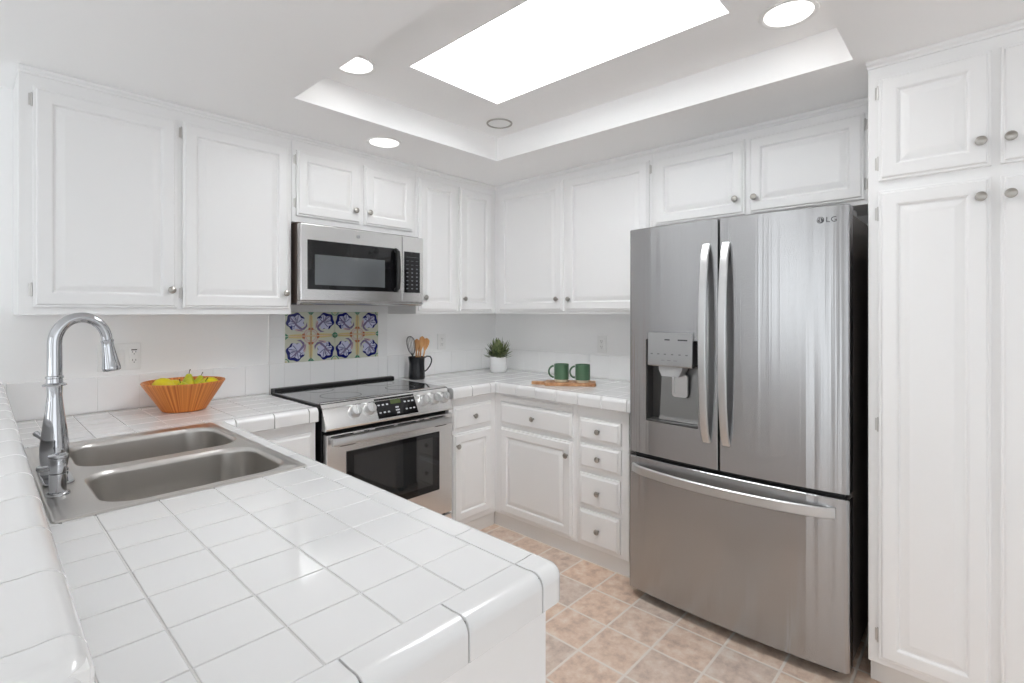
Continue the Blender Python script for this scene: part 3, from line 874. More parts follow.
# ------------------------------------------------------------------ microwave
mw = thing('microwave', 'stainless over-the-range microwave mounted under the short cabinet', 'microwave', (-1.39, -0.2, 1.41), FI)
MX0, MX1, MY = -1.770, -1.012, -0.388
bm = B(); box(bm, MX0 + 0.004, MX1 - 0.004, -0.345, -0.011, 1.418, 1.832, 0.002, 1); obj('body', bm, M_DARK, mw, 'dark brown-black case')
bm = B(); box(bm, MX0, -1.164, MY, -0.346, 1.43, 1.823, 0.006, 2); md = obj('door', bm, M_STEEL, mw, 'brushed steel door')
bm = B(); box(bm, -1.1625, MX1, MY, -0.346, 1.43, 1.823, 0.006, 2); mp_ = obj('control_panel', bm, M_STEEL, mw)
bm = B()
prof = [(MY + 0.002, 1.4295), (MY + 0.004, 1.420), (-0.37, 1.411), (-0.34, 1.409), (-0.34, 1.4175), (-0.346, 1.4295)]
rings(bm, [[(x, y, z) for y, z in prof] for x in (MX0 + 0.002, MX1 - 0.002)]); obj('bottom_lip', bm, M_STEEL, mw)
bm = B(); box(bm, MX0 + 0.03, MX1 - 0.03, -0.33, -0.04, 1.4125, 1.419, 0.002, 1); obj('grease_filter', bm, M_BLACK, mw, 'black vent and filter underside')
bm = B(); box(bm, -1.735, -1.192, MY - 0.002, MY + 0.002, 1.488, 1.742, 0.002, 1); mwin = obj('window', bm, M_BLACKGLASS, md, 'black glass window')
bm = B(); box(bm, -1.697, -1.283, MY - 0.0026, MY - 0.0019, 1.512, 1.668); obj('inner_pane', bm, M_MICROGLASS, md)
bm = B()
tube(bm, [(-1.212, MY - 0.001, 1.497), (-1.212, MY - 0.026, 1.510), (-1.212, MY - 0.032, 1.56), (-1.212, MY - 0.034, 1.615), (-1.212, MY - 0.032, 1.67), (-1.212, MY - 0.026, 1.72), (-1.212, MY - 0.001, 1.733)], 0.0125, 12)
obj('handle', bm, M_BLACK, md, 'black vertical bar handle')
bm = B(); box(bm, -1.151, -1.037, MY - 0.0018, MY + 0.002, 1.487, 1.732, 0.002, 1); kp = obj('keypad', bm, M_BLACKGLASS, mp_, 'black keypad')
for j in range(9):
    z = 1.700 - j * 0.0235
    for i in range(3):
        x = -1.129 + i * 0.034
        if j == 0 and i != 1: continue
        bm = B()
        if j == 0: box(bm, -1.135, -1.055, MY - 0.0023, MY - 0.0017, 1.699, 1.7005)
        elif j in (1, 2): box(bm, x - 0.009, x + 0.009, MY - 0.0023, MY - 0.0017, z - 0.001, z + 0.001)
        else: box(bm, x - 0.006, x + 0.006, MY - 0.0023, MY - 0.0017, z - 0.0035, z + 0.0035)
        obj('key', bm, M_KEY, kp, 'pale key marking')
bm = B(); lathe(bm, [(0.010, 0.0), (0.010, 0.0012), (0.001, 0.0013)], (-1.45, MY, 1.785), 'Y', 20); obj('badge', bm, M_GREYPL, md)

# ------------------------------------------------------------------ refrigerator (right wall frame: s along wall, d out of it)
FS0, FS1 = 1.648, 2.553
FMID = 2.0885
fr = thing('refrigerator', 'large stainless french-door refrigerator between drawer stack and pantry cabinet', 'refrigerator', ((FS0 + FS1) / 2, -0.4, 0), FB)


def fd(s):                                             # bowed front
    return -(0.7275 + 0.026 * (1 - ((s - 2.1) / 0.453) ** 2))


bm = B(); box(bm, FS0 + 0.006, FS1 - 0.006, -0.655, -0.03, 0.04, 1.745, 0.004, 1); obj('body', bm, M_FRIDGEBODY, fr, 'dark grey sides')
bm = B(); box(bm, FS0 + 0.03, FS1 - 0.03, -0.66, -0.60, 0.012, 0.05); obj('base_grille', bm, M_BLACK, fr)
for s in (FS0 + 0.06, FS1 - 0.06):
    for d in (-0.64, -0.1): bm = B(); lathe(bm, [(0.022, 0.0), (0.022, 0.012), (0.014, 0.014), (0.014, 0.045)], (s, d, 0), seg=14); obj('foot', bm, M_BLACK, fr)


def door_solid(s0, s1, z0, z1, r0, r1, back=-0.66):
    bm = B()
    outline = []
    n = 18
    for k in range(5):                                  # rounded near edge at s0
        a = PI / 2 * k / 4
        outline.append((s0 + r0 - r0 * math.cos(a), fd(s0 + r0) + r0 - r0 * math.sin(a)))
    for k in range(1, n): 
        s = s0 + r0 + (s1 - r1 - s0 - r0) * k / n; outline.append((s, fd(s)))
    for k in range(5):
        a = PI / 2 * k / 4
        outline.append((s1 - r1 + r1 * math.sin(a), fd(s1 - r1) + r1 - r1 * math.cos(a)))
    outline += [(s1, back), (s0, back)]
    c = Vector(((s0 + s1) / 2, (back + fd(2.1)) / 2, 0))
    lps = []
    for z, ins in ((z0, 0.003), (z0 + 0.003, 0.0), (z1 - 0.003, 0.0), (z1, 0.003)):
        lps.append([(s + (ins if s < c.x else -ins) * (1 if ins else 0), d + (ins if d < c.y else 0), z) for s, d in outline])
    rings(bm, lps)
    return bm


DZ0, DZ1 = 0.700, 1.768
# left door with the dispenser recess cut out of it
RS0, RS1, RZ0, RZ1 = 1.742, 2.000, 0.862, 1.245
b_door = door_solid(FS0, FMID - 0.003, DZ0, DZ1, 0.012, 0.006)
bmesh.ops.recalc_face_normals(b_door, faces=b_door.faces)
ma = bpy.data.meshes.new('left_door_mesh'); b_door.to_mesh(ma); b_door.free()
cut = B(); lo = rrect(RS0, RS1, RZ0, RZ1, 0.006, 3)
rings(cut, [[(s, -0.9, z) for s, z in lo], [(s, -0.672, z) for s, z in lo]]); bmesh.ops.recalc_face_normals(cut, faces=cut.faces)
mb = bpy.data.meshes.new('cut_mesh'); cut.to_mesh(mb); cut.free()
oa = bpy.data.objects.new('tmp_a', ma); ob = bpy.data.objects.new('tmp_b', mb); COL.objects.link(oa); COL.objects.link(ob)
md_ = oa.modifiers.new('cut', 'BOOLEAN'); md_.operation = 'DIFFERENCE'; md_.object = ob; md_.solver = 'EXACT'
dg = bpy.context.evaluated_depsgraph_get(); ev = oa.evaluated_get(dg)
bm = B(); bm.from_mesh(ev.to_mesh()); ev.to_mesh_clear()
bpy.data.objects.remove(oa); bpy.data.objects.remove(ob)
ldoor = obj('door', bm, M_FRIDGE, fr, 'brushed steel left door with water dispenser', smooth=25)
bm = door_solid(FMID + 0.003, FS1, DZ0, DZ1, 0.006, 0.018); rdoor = obj('door', bm, M_FRIDGE, fr, 'brushed steel right door', smooth=25)
bm = door_solid(FS0 - 0.003, FS1, 0.045, 0.682, 0.012, 0.018); fdr = obj('freezer_drawer', bm, M_FRIDGE, fr, 'brushed steel freezer drawer', smooth=25)
bm = B(); box(bm, FS0 + 0.02, FS1 - 0.02, -0.70, -0.656, 0.683, 0.699); box(bm, FMID - 0.002, FMID + 0.002, -0.70, -0.656, 0.70, 1.76); obj('gasket', bm, M_BLACK, fr, 'black door gasket')
# dispenser: dark lining, sloped back, control face, nozzle, paddle, drip tray
bm = B()
box(bm, RS0 + 0.001, RS0 + 0.004, -0.735, -0.673, RZ0 + 0.004, RZ1 - 0.001); box(bm, RS1 - 0.004, RS1 - 0.001, -0.735, -0.673, RZ0 + 0.004, RZ1 - 0.001)
box(bm, RS0 + 0.001, RS1 - 0.001, -0.676, -0.6725, RZ0 + 0.004, RZ1 - 0.001)
dp = obj('water_dispenser', bm, M_RECESS, ldoor if False else fr, 'recessed grey water dispenser')
bm = B()
lo = [(RS0 + 0.065, 0), (RS1 - 0.03, 0)]
prof = [(-0.6765, RZ1 - 0.12), (-0.682, RZ1 - 0.13), (-0.706, RZ0 + 0.03), (-0.718, RZ0 + 0.012), (-0.6765, RZ0 + 0.012)]
rings(bm, [[(s, d, z) for d, z in prof] for s in (RS0 + 0.055, RS1 - 0.006)]); obj('back_plate', bm, M_PLATE, dp, 'sloping brushed back plate')
bm = B(); box(bm, RS0 + 0.005, RS1 - 0.005, -0.742, -0.677, RZ0 + 0.0005, RZ0 + 0.010, 0.002, 1); obj('drip_tray', bm, M_RECESS, dp)
bm = B()
prof = [(-0.752, 1.278), (-0.760, 1.276), (-0.764, 1.13), (-0.760, 1.125), (-0.690, 1.14), (-0.690, 1.235), (-0.744, 1.24), (-0.752, 1.25)]
rings(bm, [[(s, d, z) for d, z in prof] for s in (1.766, 1.978)]); cf = obj('control_face', bm, M_FACE, dp, 'flat steel dispenser control face')
for s, z, w in ((1.86, 1.246, 0.012), (1.933, 1.246, 0.022)): bm = B(); box(bm, s - w, s + w, -0.7625, -0.7605, z - 0.003, z + 0.003); obj('panel_mark', bm, M_DARKGREY, cf, 'grey printed mark')
for s in (1.785, 1.818, 1.85, 1.885, 1.92, 1.952): bm = B(); box(bm, s - 0.005, s + 0.005, -0.7640, -0.7622, 1.178, 1.183); obj('panel_mark', bm, M_GREYMARK, cf, 'grey printed mark')
for s in (1.84, 1.87, 1.9): bm = B(); box(bm, s - 0.008, s + 0.008, -0.7642, -0.7630, 1.152, 1.154); obj('panel_mark', bm, M_GREYMARK, cf, 'grey printed mark')
bm = B()
rings(bm, [[(s0, -0.755, z), (s1, -0.755, z), (s1, -0.69, z), (s0, -0.69, z)] for s0, s1, z in ((1.815, 1.93, 1.132), (1.818, 1.925, 1.105), (1.83, 1.91, 1.08))]); obj('nozzle', bm, M_GREYPL, dp, 'grey ice chute')
bm = B()
lo = rrect(1.862, 1.935, 0.985, 1.09, 0.014, 4); li = rrect(1.872, 1.925, 0.997, 1.082, 0.008, 4)
rings(bm, [[(s, -0.706, z) for s, z in lo], [(s, -0.716, z) for s, z in lo], [(s, -0.716, z) for s, z in li], [(s, -0.710, z) for s, z in li]]); obj('paddle', bm, M_HANDLE, dp, 'steel dispenser paddle')


def bow_bar(path, wdir, w, t):
    bm = B(); n = len(path); lps = []
    for i, p in enumerate(path):
        tg = (path[min(i + 1, n - 1)] - path[max(i - 1, 0)]).normalized(); nn = tg.cross(wdir).normalized()
        c = 0.003; a, b_ = w / 2, t / 2
        lps.append([p + wdir * x + nn * y for x, y in ((-a + c, -b_), (a - c, -b_), (a, -b_ + c), (a, b_ - c), (a - c, b_), (-a + c, b_), (-a, b_ - c), (-a, -b_ + c))])
    rings(bm, lps); return bm


for s, dr in ((FMID - 0.050, ldoor), (FMID + 0.033, rdoor)):
    path = [Vector((s, fd(s) - 0.002 - 0.052 * math.sin(PI * k / 20) ** 0.5, 0.815 + 0.845 * k / 20)) for k in range(21)]
    obj('handle', bow_bar(path, Vector((1, 0, 0)), 0.032, 0.014), M_HANDLE, dr, 'tall bowed steel handle')
path = [Vector((1.672 + 0.835 * k / 24, fd(1.672 + 0.835 * k / 24) - 0.002 - 0.052 * math.sin(PI * k / 24) ** 0.5, 0.628)) for k in range(25)]
obj('handle', bow_bar(path, Vector((0, 0, 1)), 0.040, 0.014), M_HANDLE, fdr, 'wide bowed steel handle')
bm = B(); box(bm, FS1 - 0.09, FS1 - 0.012, -0.654, -0.50, 1.746, 1.772, 0.005, 2); obj('hinge_cover', bm, M_GREYPL, fr)
bm = B(); box(bm, FS0 + 0.012, FS0 + 0.09, -0.654, -0.50, 1.746, 1.772, 0.005, 2); obj('hinge_cover', bm, M_GREYPL, fr)
# maker's mark on the right door: round emblem with face lines, then two letters
bm = B()
LS, LZ = 2.462, 1.716
LK = 0.74


def fpt(s, z, off): return Vector((s, fd(s) - off, z))


def fpoly(bm, pts, o0, o1, mi=0):
    pts = [(LS + (s - LS) * LK, LZ + (z - LZ) * LK) for s, z in pts]
    rings(bm, [[fpt(s, z, o0) for s, z in pts], [fpt(s, z, o1) for s, z in pts]], True, True, True, mi)


fpoly(bm, [(LS + 0.0165 * math.cos(2 * PI * k / 24), LZ + 0.0165 * math.sin(2 * PI * k / 24)) for k in range(24)], -0.001, 0.0008)
fpoly(bm, [(LS - 0.002, LZ + 0.009), (LS + 0.001, LZ + 0.009), (LS + 0.001, LZ - 0.005), (LS + 0.006, LZ - 0.005), (LS + 0.006, LZ - 0.0075), (LS - 0.002, LZ - 0.0075)], 0.0008, 0.0011, 1)
fpoly(bm, [(LS - 0.008 + 0.0022 * math.cos(2 * PI * k / 10), LZ + 0.005 + 0.0022 * math.sin(2 * PI * k / 10)) for k in range(10)], 0.0008, 0.0011, 1)
ar = [math.radians(-350 + 8 * k) for k in range(0, 34)]
fpoly(bm, [(LS + 0.0132 * math.cos(a), LZ + 0.0132 * math.sin(a)) for a in ar] + [(LS + 0.0115 * math.cos(a), LZ + 0.0115 * math.sin(a)) for a in reversed(ar)], 0.0008, 0.0011, 1)
obj('emblem', bm, [M_DARKGREY, M_HANDLE], rdoor, 'round grey emblem')
fc = bpy.data.curves.new('mark_letters', 'FONT'); fc.body = 'LG'; fc.size = 0.028; fc.extrude = 0.0004; fc.space_character = 1.15
fo = bpy.data.objects.new('tmp_font', fc); COL.objects.link(fo)
me = fo.to_mesh(); bm = B(); bm.from_mesh(me); fo.to_mesh_clear(); bpy.data.objects.remove(fo)
for v in bm.verts:
    s = LS + 0.017 + v.co.x; v.co = Vector((s, fd(s) - 0.0005 - v.co.z, LZ - 0.0098 + v.co.y))
obj('letters', bm, M_DARKGREY, rdoor, 'two dark grey letters')

# ------------------------------------------------------------------ sink
sk = thing('kitchen_sink', 'double-bowl stainless steel sink set into the tiled peninsula', 'sink', ((SX0 + SX1) / 2, (SY0 + SY1) / 2, ZC), FI)
bowls = ((-2.695, -2.262, -1.050, -0.690), (-2.698, -2.266, -1.445, -1.100))
bm = B()
ZD = ZC + 0.0042


def loop_edges(bm, pts):
    vs = [bm.verts.new(p) for p in pts]
    return vs, [bm.edges.new((vs[i], vs[(i + 1) % len(vs)])) for i in range(len(vs))]


rim_o = rrect(SX0, SX1, SY0, SY1, 0.012, 3); n_ = len(rim_o)
def ins(o, z): return [(x, y, z) for x, y in rrect(SX0 + o, SX1 - o, SY0 + o, SY1 - o, max(0.012 - o * 0.3, 0.004), 3)]
vs = rings(bm, [ins(0.0, ZC + 0.0006), ins(0.001, ZC + 0.0025), ins(0.004, ZC + 0.0040), ins(0.009, ZC + 0.0045), ins(0.016, ZC + 0.0030), ins(0.020, ZC + 0.0030), ins(0.026, ZD)], False, False)
inner = vs[-1]
es = [bm.edges.get((inner[i], inner[(i + 1) % n_])) for i in range(n_)]
hv = []
for x0, x1, y0, y1 in bowls:
    h, he = loop_edges(bm, [(x, y, ZD) for x, y in rrect(x0, x1, y0, y1, 0.085, 8)]); es += he; hv.append(h)
bmesh.ops.triangle_fill(bm, edges=es, use_beauty=True, normal=(0, 0, 1))
obj('deck', bm, M_SINK, sk, smooth=35)
for x0, x1, y0, y1 in bowls:
    bm = B()
    lp = []
    for o, z, rr in ((0, 0, .085), (0.002, -0.002, .084), (0.006, -0.006, .082), (0.009, -0.014, .08), (0.016, -0.13, .08), (0.022, -0.155, .08), (0.036, -0.17, .075), (0.06, -0.176, .06), (0.12, -0.180, .03)):
        lp.append([(x, y, ZD + z) for x, y in rrect(x0 + o, x1 - o, y0 + o, y1 - o, rr, 8)])
    rings(bm, lp, False, True)
    bb = obj('basin', bm, M_SINK, sk)
    bm = B(); lathe(bm, [(0.045, 0.0005), (0.045, 0.002), (0.038, 0.003), (0.034, 0.0015), (0.01, 0.001), (0.001, 0.001)], ((x0 + x1) / 2, (y0 + y1) / 2, ZD - 0.180), seg=28); obj('drain', bm, M_CHROME, bb, 'chrome drain strainer')

# ------------------------------------------------------------------ faucet
FX, FY = -2.745, -1.055
fa = thing('kitchen_faucet', 'tall chrome gooseneck pull-down faucet behind the sink bowls', 'faucet', (FX, FY, ZD), FI)
bm = B()
lo = rrect(FX - 0.031, FX + 0.031, FY - 0.13, FY + 0.13, 0.030, 6); lo2 = rrect(FX - 0.027, FX + 0.027, FY - 0.126, FY + 0.126, 0.026, 6)
rings(bm, [[(x, y, ZD + 0.0004) for x, y in lo], [(x, y, ZD + 0.004) for x, y in lo], [(x, y, ZD + 0.007) for x, y in lo2]]); obj('deck_plate', bm, M_CHROME, fa)
bm = B()
z = ZD + 0.007
lathe(bm, [(0.029, 0.0), (0.029, 0.006), (0.026, 0.012), (0.0275, 0.018), (0.031, 0.045), (0.031, 0.07), (0.027, 0.11), (0.022, 0.15), (0.0180, 0.185), (0.0160, 0.210), (0.0168, 0.235)], (FX, FY, z), seg=28); obj('body', bm, M_CHROME, fa)
zt = z + 0.235
bm = B(); lathe(bm, [(0.018, 0), (0.0255, 0.001), (0.0260, 0.004), (0.0225, 0.007), (0.018, 0.009), (0.0175, 0.020), (0.0195, 0.022), (0.0195, 0.026), (0.016, 0.029)], (FX, FY, zt), seg=28); obj('collar', bm, M_CHROME, fa)
z0 = zt + 0.028
ux, uy = math.cos(math.radians(4)), math.sin(math.radians(4))
Rr = 0.057; ztop = 1.285
pts = [(FX, FY, z0 + (ztop - z0) * k / 4) for k in range(5)]
for k in range(1, 19):
    a = math.radians(176 * k / 18)
    q = Rr * (1 - math.cos(a)); pts.append((FX + ux * q, FY + uy * q, ztop + Rr * 1.25 * math.sin(a)))
rs = [0.0165 - 0.0035 * i / (len(pts) - 1) for i in range(len(pts))]
bm = B(); tube(bm, pts, rs, 20); obj('spout', bm, M_CHROME, fa)
e = Vector(pts[-1]); dr_ = (Vector(pts[-1]) - Vector(pts[-2])).normalized()
hm = Vector((0, 0, 1)).rotation_difference(dr_).to_matrix()
bm = B(); lathe(bm, [(0.0125, -0.002), (0.0155, 0.0), (0.0155, 0.004), (0.014, 0.007), (0.0145, 0.02), (0.0185, 0.055), (0.0215, 0.075), (0.0225, 0.080), (0.0225, 0.086), (0.020, 0.089), (0.001, 0.088)], e, seg=26, M=hm); obj('spray_head', bm, M_CHROME, fa)
bm = B(); tube(bm, [(FX, FY + 0.025, z + 0.06), (FX - 0.004, FY + 0.055, z + 0.062)], 0.012, 14)
tube(bm, [(FX - 0.004, FY + 0.05, z + 0.066), (FX - 0.02, FY + 0.075, z + 0.085), (FX - 0.03, FY + 0.10, z + 0.095)], [0.007, 0.006, 0.008], 10); obj('lever', bm, M_CHROME, fa)

QX, QY = -2.757, -1.262
q = thing('soap_dispenser', 'short chrome capped fixture on the sink deck in front of the faucet', 'sink fixture', (QX, QY, ZD), FI)
bm = B(); lathe(bm, [(0.0235, 0.0004), (0.0235, 0.004), (0.021, 0.007), (0.0165, 0.009), (0.0165, 0.050), (0.0155, 0.052)], (QX, QY, ZD), seg=26); obj('base', bm, M_CHROME, q)
bm = B(); lathe(bm, [(0.0145, 0.0521), (0.0168, 0.054), (0.0168, 0.075), (0.015, 0.078), (0.015, 0.088), (0.0195, 0.091), (0.0195, 0.096), (0.016, 0.099), (0.001, 0.100)], (QX, QY, ZD), seg=26); obj('cap', bm, M_CHROME, q)
bm = B(); tube(bm, [(QX - 0.010, QY + 0.004, ZD + 0.066), (QX - 0.028, QY + 0.012, ZD + 0.066), (QX - 0.034, QY + 0.015, ZD + 0.062)], [0.007, 0.006, 0.007], 10); obj('nozzle', bm, M_CHROME, q)

# ------------------------------------------------------------------ fruit bowl and fruit
BX, BY = -2.232, -0.222
fb = thing('fruit_bowl', 'flared orange-brown wooden bowl holding fruit on the worktop by the wall', 'bowl', (BX, BY, ZC), FI)
bm = B()
SEG = 64
prof = [(0.080, 0.001), (0.086, 0.004), (0.162, 0.129), (0.162, 0.134), (0.156, 0.134), (0.152, 0.128), (0.080, 0.014), (0.001, 0.012)]
lps = []
for i, (r_, h) in enumerate(prof):
    lps.append([(BX + (r_ + (0.0012 if (k % 4 and i < 3) else 0)) * math.cos(2 * PI * k / SEG), BY + (r_ + (0.0012 if (k % 4 and i < 3) else 0)) * math.sin(2 * PI * k / SEG), ZC + h) for k in range(SEG)])
rings(bm, lps); obj('bowl_shell', bm, M_WOOD, fb, smooth=20)


def lemon_mesh():
    bm = B(); lathe(bm, [(0.001, -0.047), (0.006, -0.045), (0.009, -0.041), (0.022, -0.032), (0.031, -0.015), (0.0325, 0.0), (0.030, 0.016), (0.020, 0.033), (0.010, 0.040), (0.007, 0.045), (0.001, 0.047)], (0, 0, 0), 'X', 24); return bm


def pear(loc, rot, label):
    p = thing('pear', label, 'pear', loc, FI, 'pears in the wooden bowl')
    bm = B(); lathe(bm, [(0.001, -0.030), (0.009, -0.031), (0.020, -0.025), (0.0275, -0.010), (0.0275, 0.003), (0.022, 0.019), (0.015, 0.032), (0.0125, 0.041), (0.008, 0.047), (0.002, 0.047)], loc, seg=24); obj('flesh', bm, M_PEAR, p)
    bm = B(); tube(bm, [(loc[0], loc[1], loc[2] + 0.045), (loc[0] + 0.001, loc[1], loc[2] + 0.057), (loc[0] + 0.004, loc[1], loc[2] + 0.069)], [0.0018, 0.0015, 0.0024], 8); obj('stem', bm, M_STEM, p)
    p.rotation_euler = rot
    return p


bm = lemon_mesh(); l0 = obj('lemon', bm, M_LEMON)
l0['label'] = 'large yellow lemon at the left rim of the wooden bowl'; l0['category'] = 'lemon'; l0['group'] = 'lemons in the wooden bowl'
LSC = 0.98
l0.location = (BX - 0.085, BY - 0.022, ZC + 0.124); l0.rotation_euler = (0.2, 0.1, -0.6); l0.scale = (LSC, LSC, LSC)
for dx, dy, dz, rz, sc, lb in ((0.098, -0.018, 0.112, -0.75, 0.95, 'yellow lemon at the right rim of the wooden bowl'), (-0.020, 0.085, 0.104, 0.3, 0.85, 'yellow lemon at the back of the wooden bowl, behind the upright pear')):
    c = l0.copy(); COL.objects.link(c); c.location = (BX + dx, BY + dy, ZC + dz); c.rotation_euler = (0.1, -0.1, rz); c.scale = (sc, sc, sc); c['label'] = lb
pear((BX + 0.018, BY + 0.010, ZC + 0.115), (0.05, 0.05, 0), 'upright green pear at the top of the fruit bowl')
pear((BX - 0.020, BY - 0.075, ZC + 0.104), (0.55, -0.60, 0.1), 'green pear lying at the front of the fruit bowl, stem pointing left')
pear((BX + 0.046, BY - 0.082, ZC + 0.102), (0.7, -0.35, 0.6), 'yellow-green pear lying at the front right of the upright pear')
pear((BX + 0.072, BY + 0.060, ZC + 0.100), (-0.3, 0.5, 0.3), 'green pear leaning behind the right-hand lemon')

# ------------------------------------------------------------------ jug with utensils
JX, JY = -0.868, -0.125
j = thing('pitcher', 'black enamel pitcher holding utensils on the worktop right of the range', 'pitcher', (JX, JY, ZC), FI)
bm = B()
prof = [(0.001, 0.0005), (0.050, 0.0005), (0.0535, 0.004), (0.0545, 0.012), (0.0525, 0.06), (0.0505, 0.10), (0.0525, 0.138), (0.0550, 0.150), (0.0535, 0.1505), (0.0505, 0.138), (0.0485, 0.10), (0.0505, 0.02), (0.001, 0.012)]
lps = []
for r_, h in prof:
    lp = []
    for k in range(32):
        a = 2 * PI * k / 32; x, y = r_ * math.cos(a), r_ * math.sin(a)
        if h > 0.12:                                    # pouring lip to the left
            w = max(0, math.cos(a - PI * 1.05)) ** 8; x += -0.012 * w; 
        lp.append((JX + x, JY + y, ZC + h))
    lps.append(lp)
rings(bm, lps); obj('jug_body', bm, M_JUG, j)
bm = B(); dh = Vector((0.80, -0.6, 0))
hp = [(0.048, 0.140), (0.066, 0.152), (0.088, 0.150), (0.098, 0.132), (0.096, 0.11), (0.085, 0.085), (0.068, 0.062), (0.052, 0.050)]
sm = []
for i in range(len(hp) - 1):
    for k in range(3): sm.append(tuple(hp[i][c] + (hp[i + 1][c] - hp[i][c]) * k / 3 for c in (0, 1)))
sm.append(hp[-1])
tube(bm, [(JX + dh.x * q_, JY + dh.y * q_, ZC + h) for q_, h in sm], 0.0045, 10); obj('handle', bm, M_JUG, j)

w = thing('whisk', 'dark wire whisk standing in the black pitcher', 'whisk', (JX - 0.022, JY - 0.008, ZC + 0.02), FI)
bm = B(); hb = Vector((JX - 0.012, JY - 0.004, ZC + 0.022)); ht = Vector((JX - 0.034, JY + 0.000, ZC + 0.165))
tube(bm, [hb, (hb + ht) / 2, ht], [0.006, 0.0055, 0.005], 10); obj('handle', bm, M_WIRE, w)
bm = B(); axw = (ht - hb).normalized(); su = Vector((0.68, -0.73, 0)); sv = axw.cross(su).normalized()
for k in range(4):
    a = PI * k / 4 + 0.05; dv = su * math.cos(a) + sv * math.sin(a)
    pts = []
    for i in range(25):
        t = PI * i / 24 * 1.0
        pts.append(ht + axw * (-0.004 + 0.128 * math.sin(t) ** 0.75) + dv * (0.042 * math.cos(t) * (0.25 + 0.75 * math.sin(t) ** 0.6) * 1.05 if 0 < i < 24 else 0.004 * math.cos(t)))
    tube(bm, pts, 0.0016, 6)
obj('wires', bm, M_WIRE, w)


def spoon(tip, base, wid, label, slot):
    base, tip = Vector(base), Vector(tip)
    s = thing('wooden_spoon', label, 'spoon', base, FI, 'wooden utensils in the pitcher')
    ax = (tip - base).normalized(); L_ = (tip - base).length
    wd = Vector((0.68, -0.73, 0)); wd = (wd - ax * wd.dot(ax)).normalized(); nn = ax.cross(wd)
    lps = []
    for k in range(29):
        t = k / 28
        if t < 0.66: a, b_ = 0.0050, 0.0045
        else:
            u_ = (t - 0.66) / 0.34
            a = 0.005 + (wid - 0.005) * math.sin(min(u_ * 1.35, 1.0) * PI / 2) if u_ < 0.74 else wid * math.sqrt(max(0.02, 1 - ((u_ - 0.74) / 0.26) ** 2))
            b_ = 0.0045 - 0.0022 * min(1, u_ * 2)
        c = base + ax * (L_ * t) + nn * (0.006 * math.sin(max(0, (t - 0.66) / 0.34) * PI))
        lps.append([c + wd * (a * math.cos(2 * PI * q_ / 12)) + nn * (b_ * math.sin(2 * PI * q_ / 12)) for q_ in range(12)])
    bm = B(); rings(bm, lps); obj('spoon_shaft', bm, M_SPOON, s)
    return s


jb = ZC + 0.022
spoon((JX + 0.012, JY + 0.015, ZC + 0.268), (JX + 0.004, JY + 0.020, jb), 0.017, 'wooden spoon next to the whisk, leftmost of the wooden utensils', 0)
spoon((JX + 0.040, JY - 0.008, ZC + 0.285), (JX + 0.012, JY + 0.002, jb), 0.019, 'tallest wooden spoon in the middle of the black pitcher', 0)
spoon((JX + 0.067, JY - 0.023, ZC + 0.272), (JX + 0.016, JY - 0.012, jb), 0.021, 'wooden spoon leaning to the right edge of the black pitcher', 0)
spoon((JX + 0.052, JY + 0.026, ZC + 0.262), (JX + 0.008, JY + 0.030, jb), 0.016, 'wooden spoon standing behind the other wooden spoons', 0)

# ------------------------------------------------------------------ potted plant in the corner
QX, QY = -0.222, -0.252
pl = thing('potted_plant', 'small spiky green plant in a white pot in the worktop corner', 'plant', (QX, QY, ZC), FI)
bm = B(); lathe(bm, [(0.001, 0.0005), (0.050, 0.0005), (0.057, 0.006), (0.061, 0.02), (0.0645, 0.113), (0.0645, 0.118), (0.060, 0.118), (0.058, 0.10), (0.001, 0.098)], (QX, QY, ZC), seg=36); obj('pot', bm, M_POT, pl)
bm = B(); lathe(bm, [(0.001, 0.0982), (0.057, 0.0985), (0.055, 0.104), (0.001, 0.107)], (QX, QY, ZC), seg=24); obj('soil', bm, M_SOIL, pl)
bm = B()
rnd = random.Random(3)
for k in range(190):
    az = rnd.uniform(0, 2 * PI); el = rnd.uniform(0.05, 1.35); r0 = rnd.uniform(0.0, 0.042)
    base = Vector((QX + r0 * math.cos(az), QY + r0 * math.sin(az), ZC + 0.105 + rnd.uniform(0, 0.065) * math.sin(el)))
    d_ = Vector((math.cos(az) * math.cos(el), math.sin(az) * math.cos(el), math.sin(el)))
    L_ = rnd.uniform(0.06, 0.105); wd = rnd.uniform(0.007, 0.011)
    sd = d_.cross(Vector((0, 0, 1))); sd = sd.normalized() if sd.length > 1e-3 else Vector((1, 0, 0)); up = sd.cross(d_)
    lps = []
    for t, f in ((0, 0.35), (0.3, 0.9), (0.55, 1.0), (0.8, 0.6), (1.0, 0.06)):
        c = base + d_ * (L_ * t) + up * (0.012 * t * t)
        lps.append([c + sd * wd * f, c + up * 0.0022 * f, c - sd * wd * f, c - up * 0.0022 * f])
    rings(bm, lps)
obj('foliage', bm, M_LEAF, pl, kind='stuff')

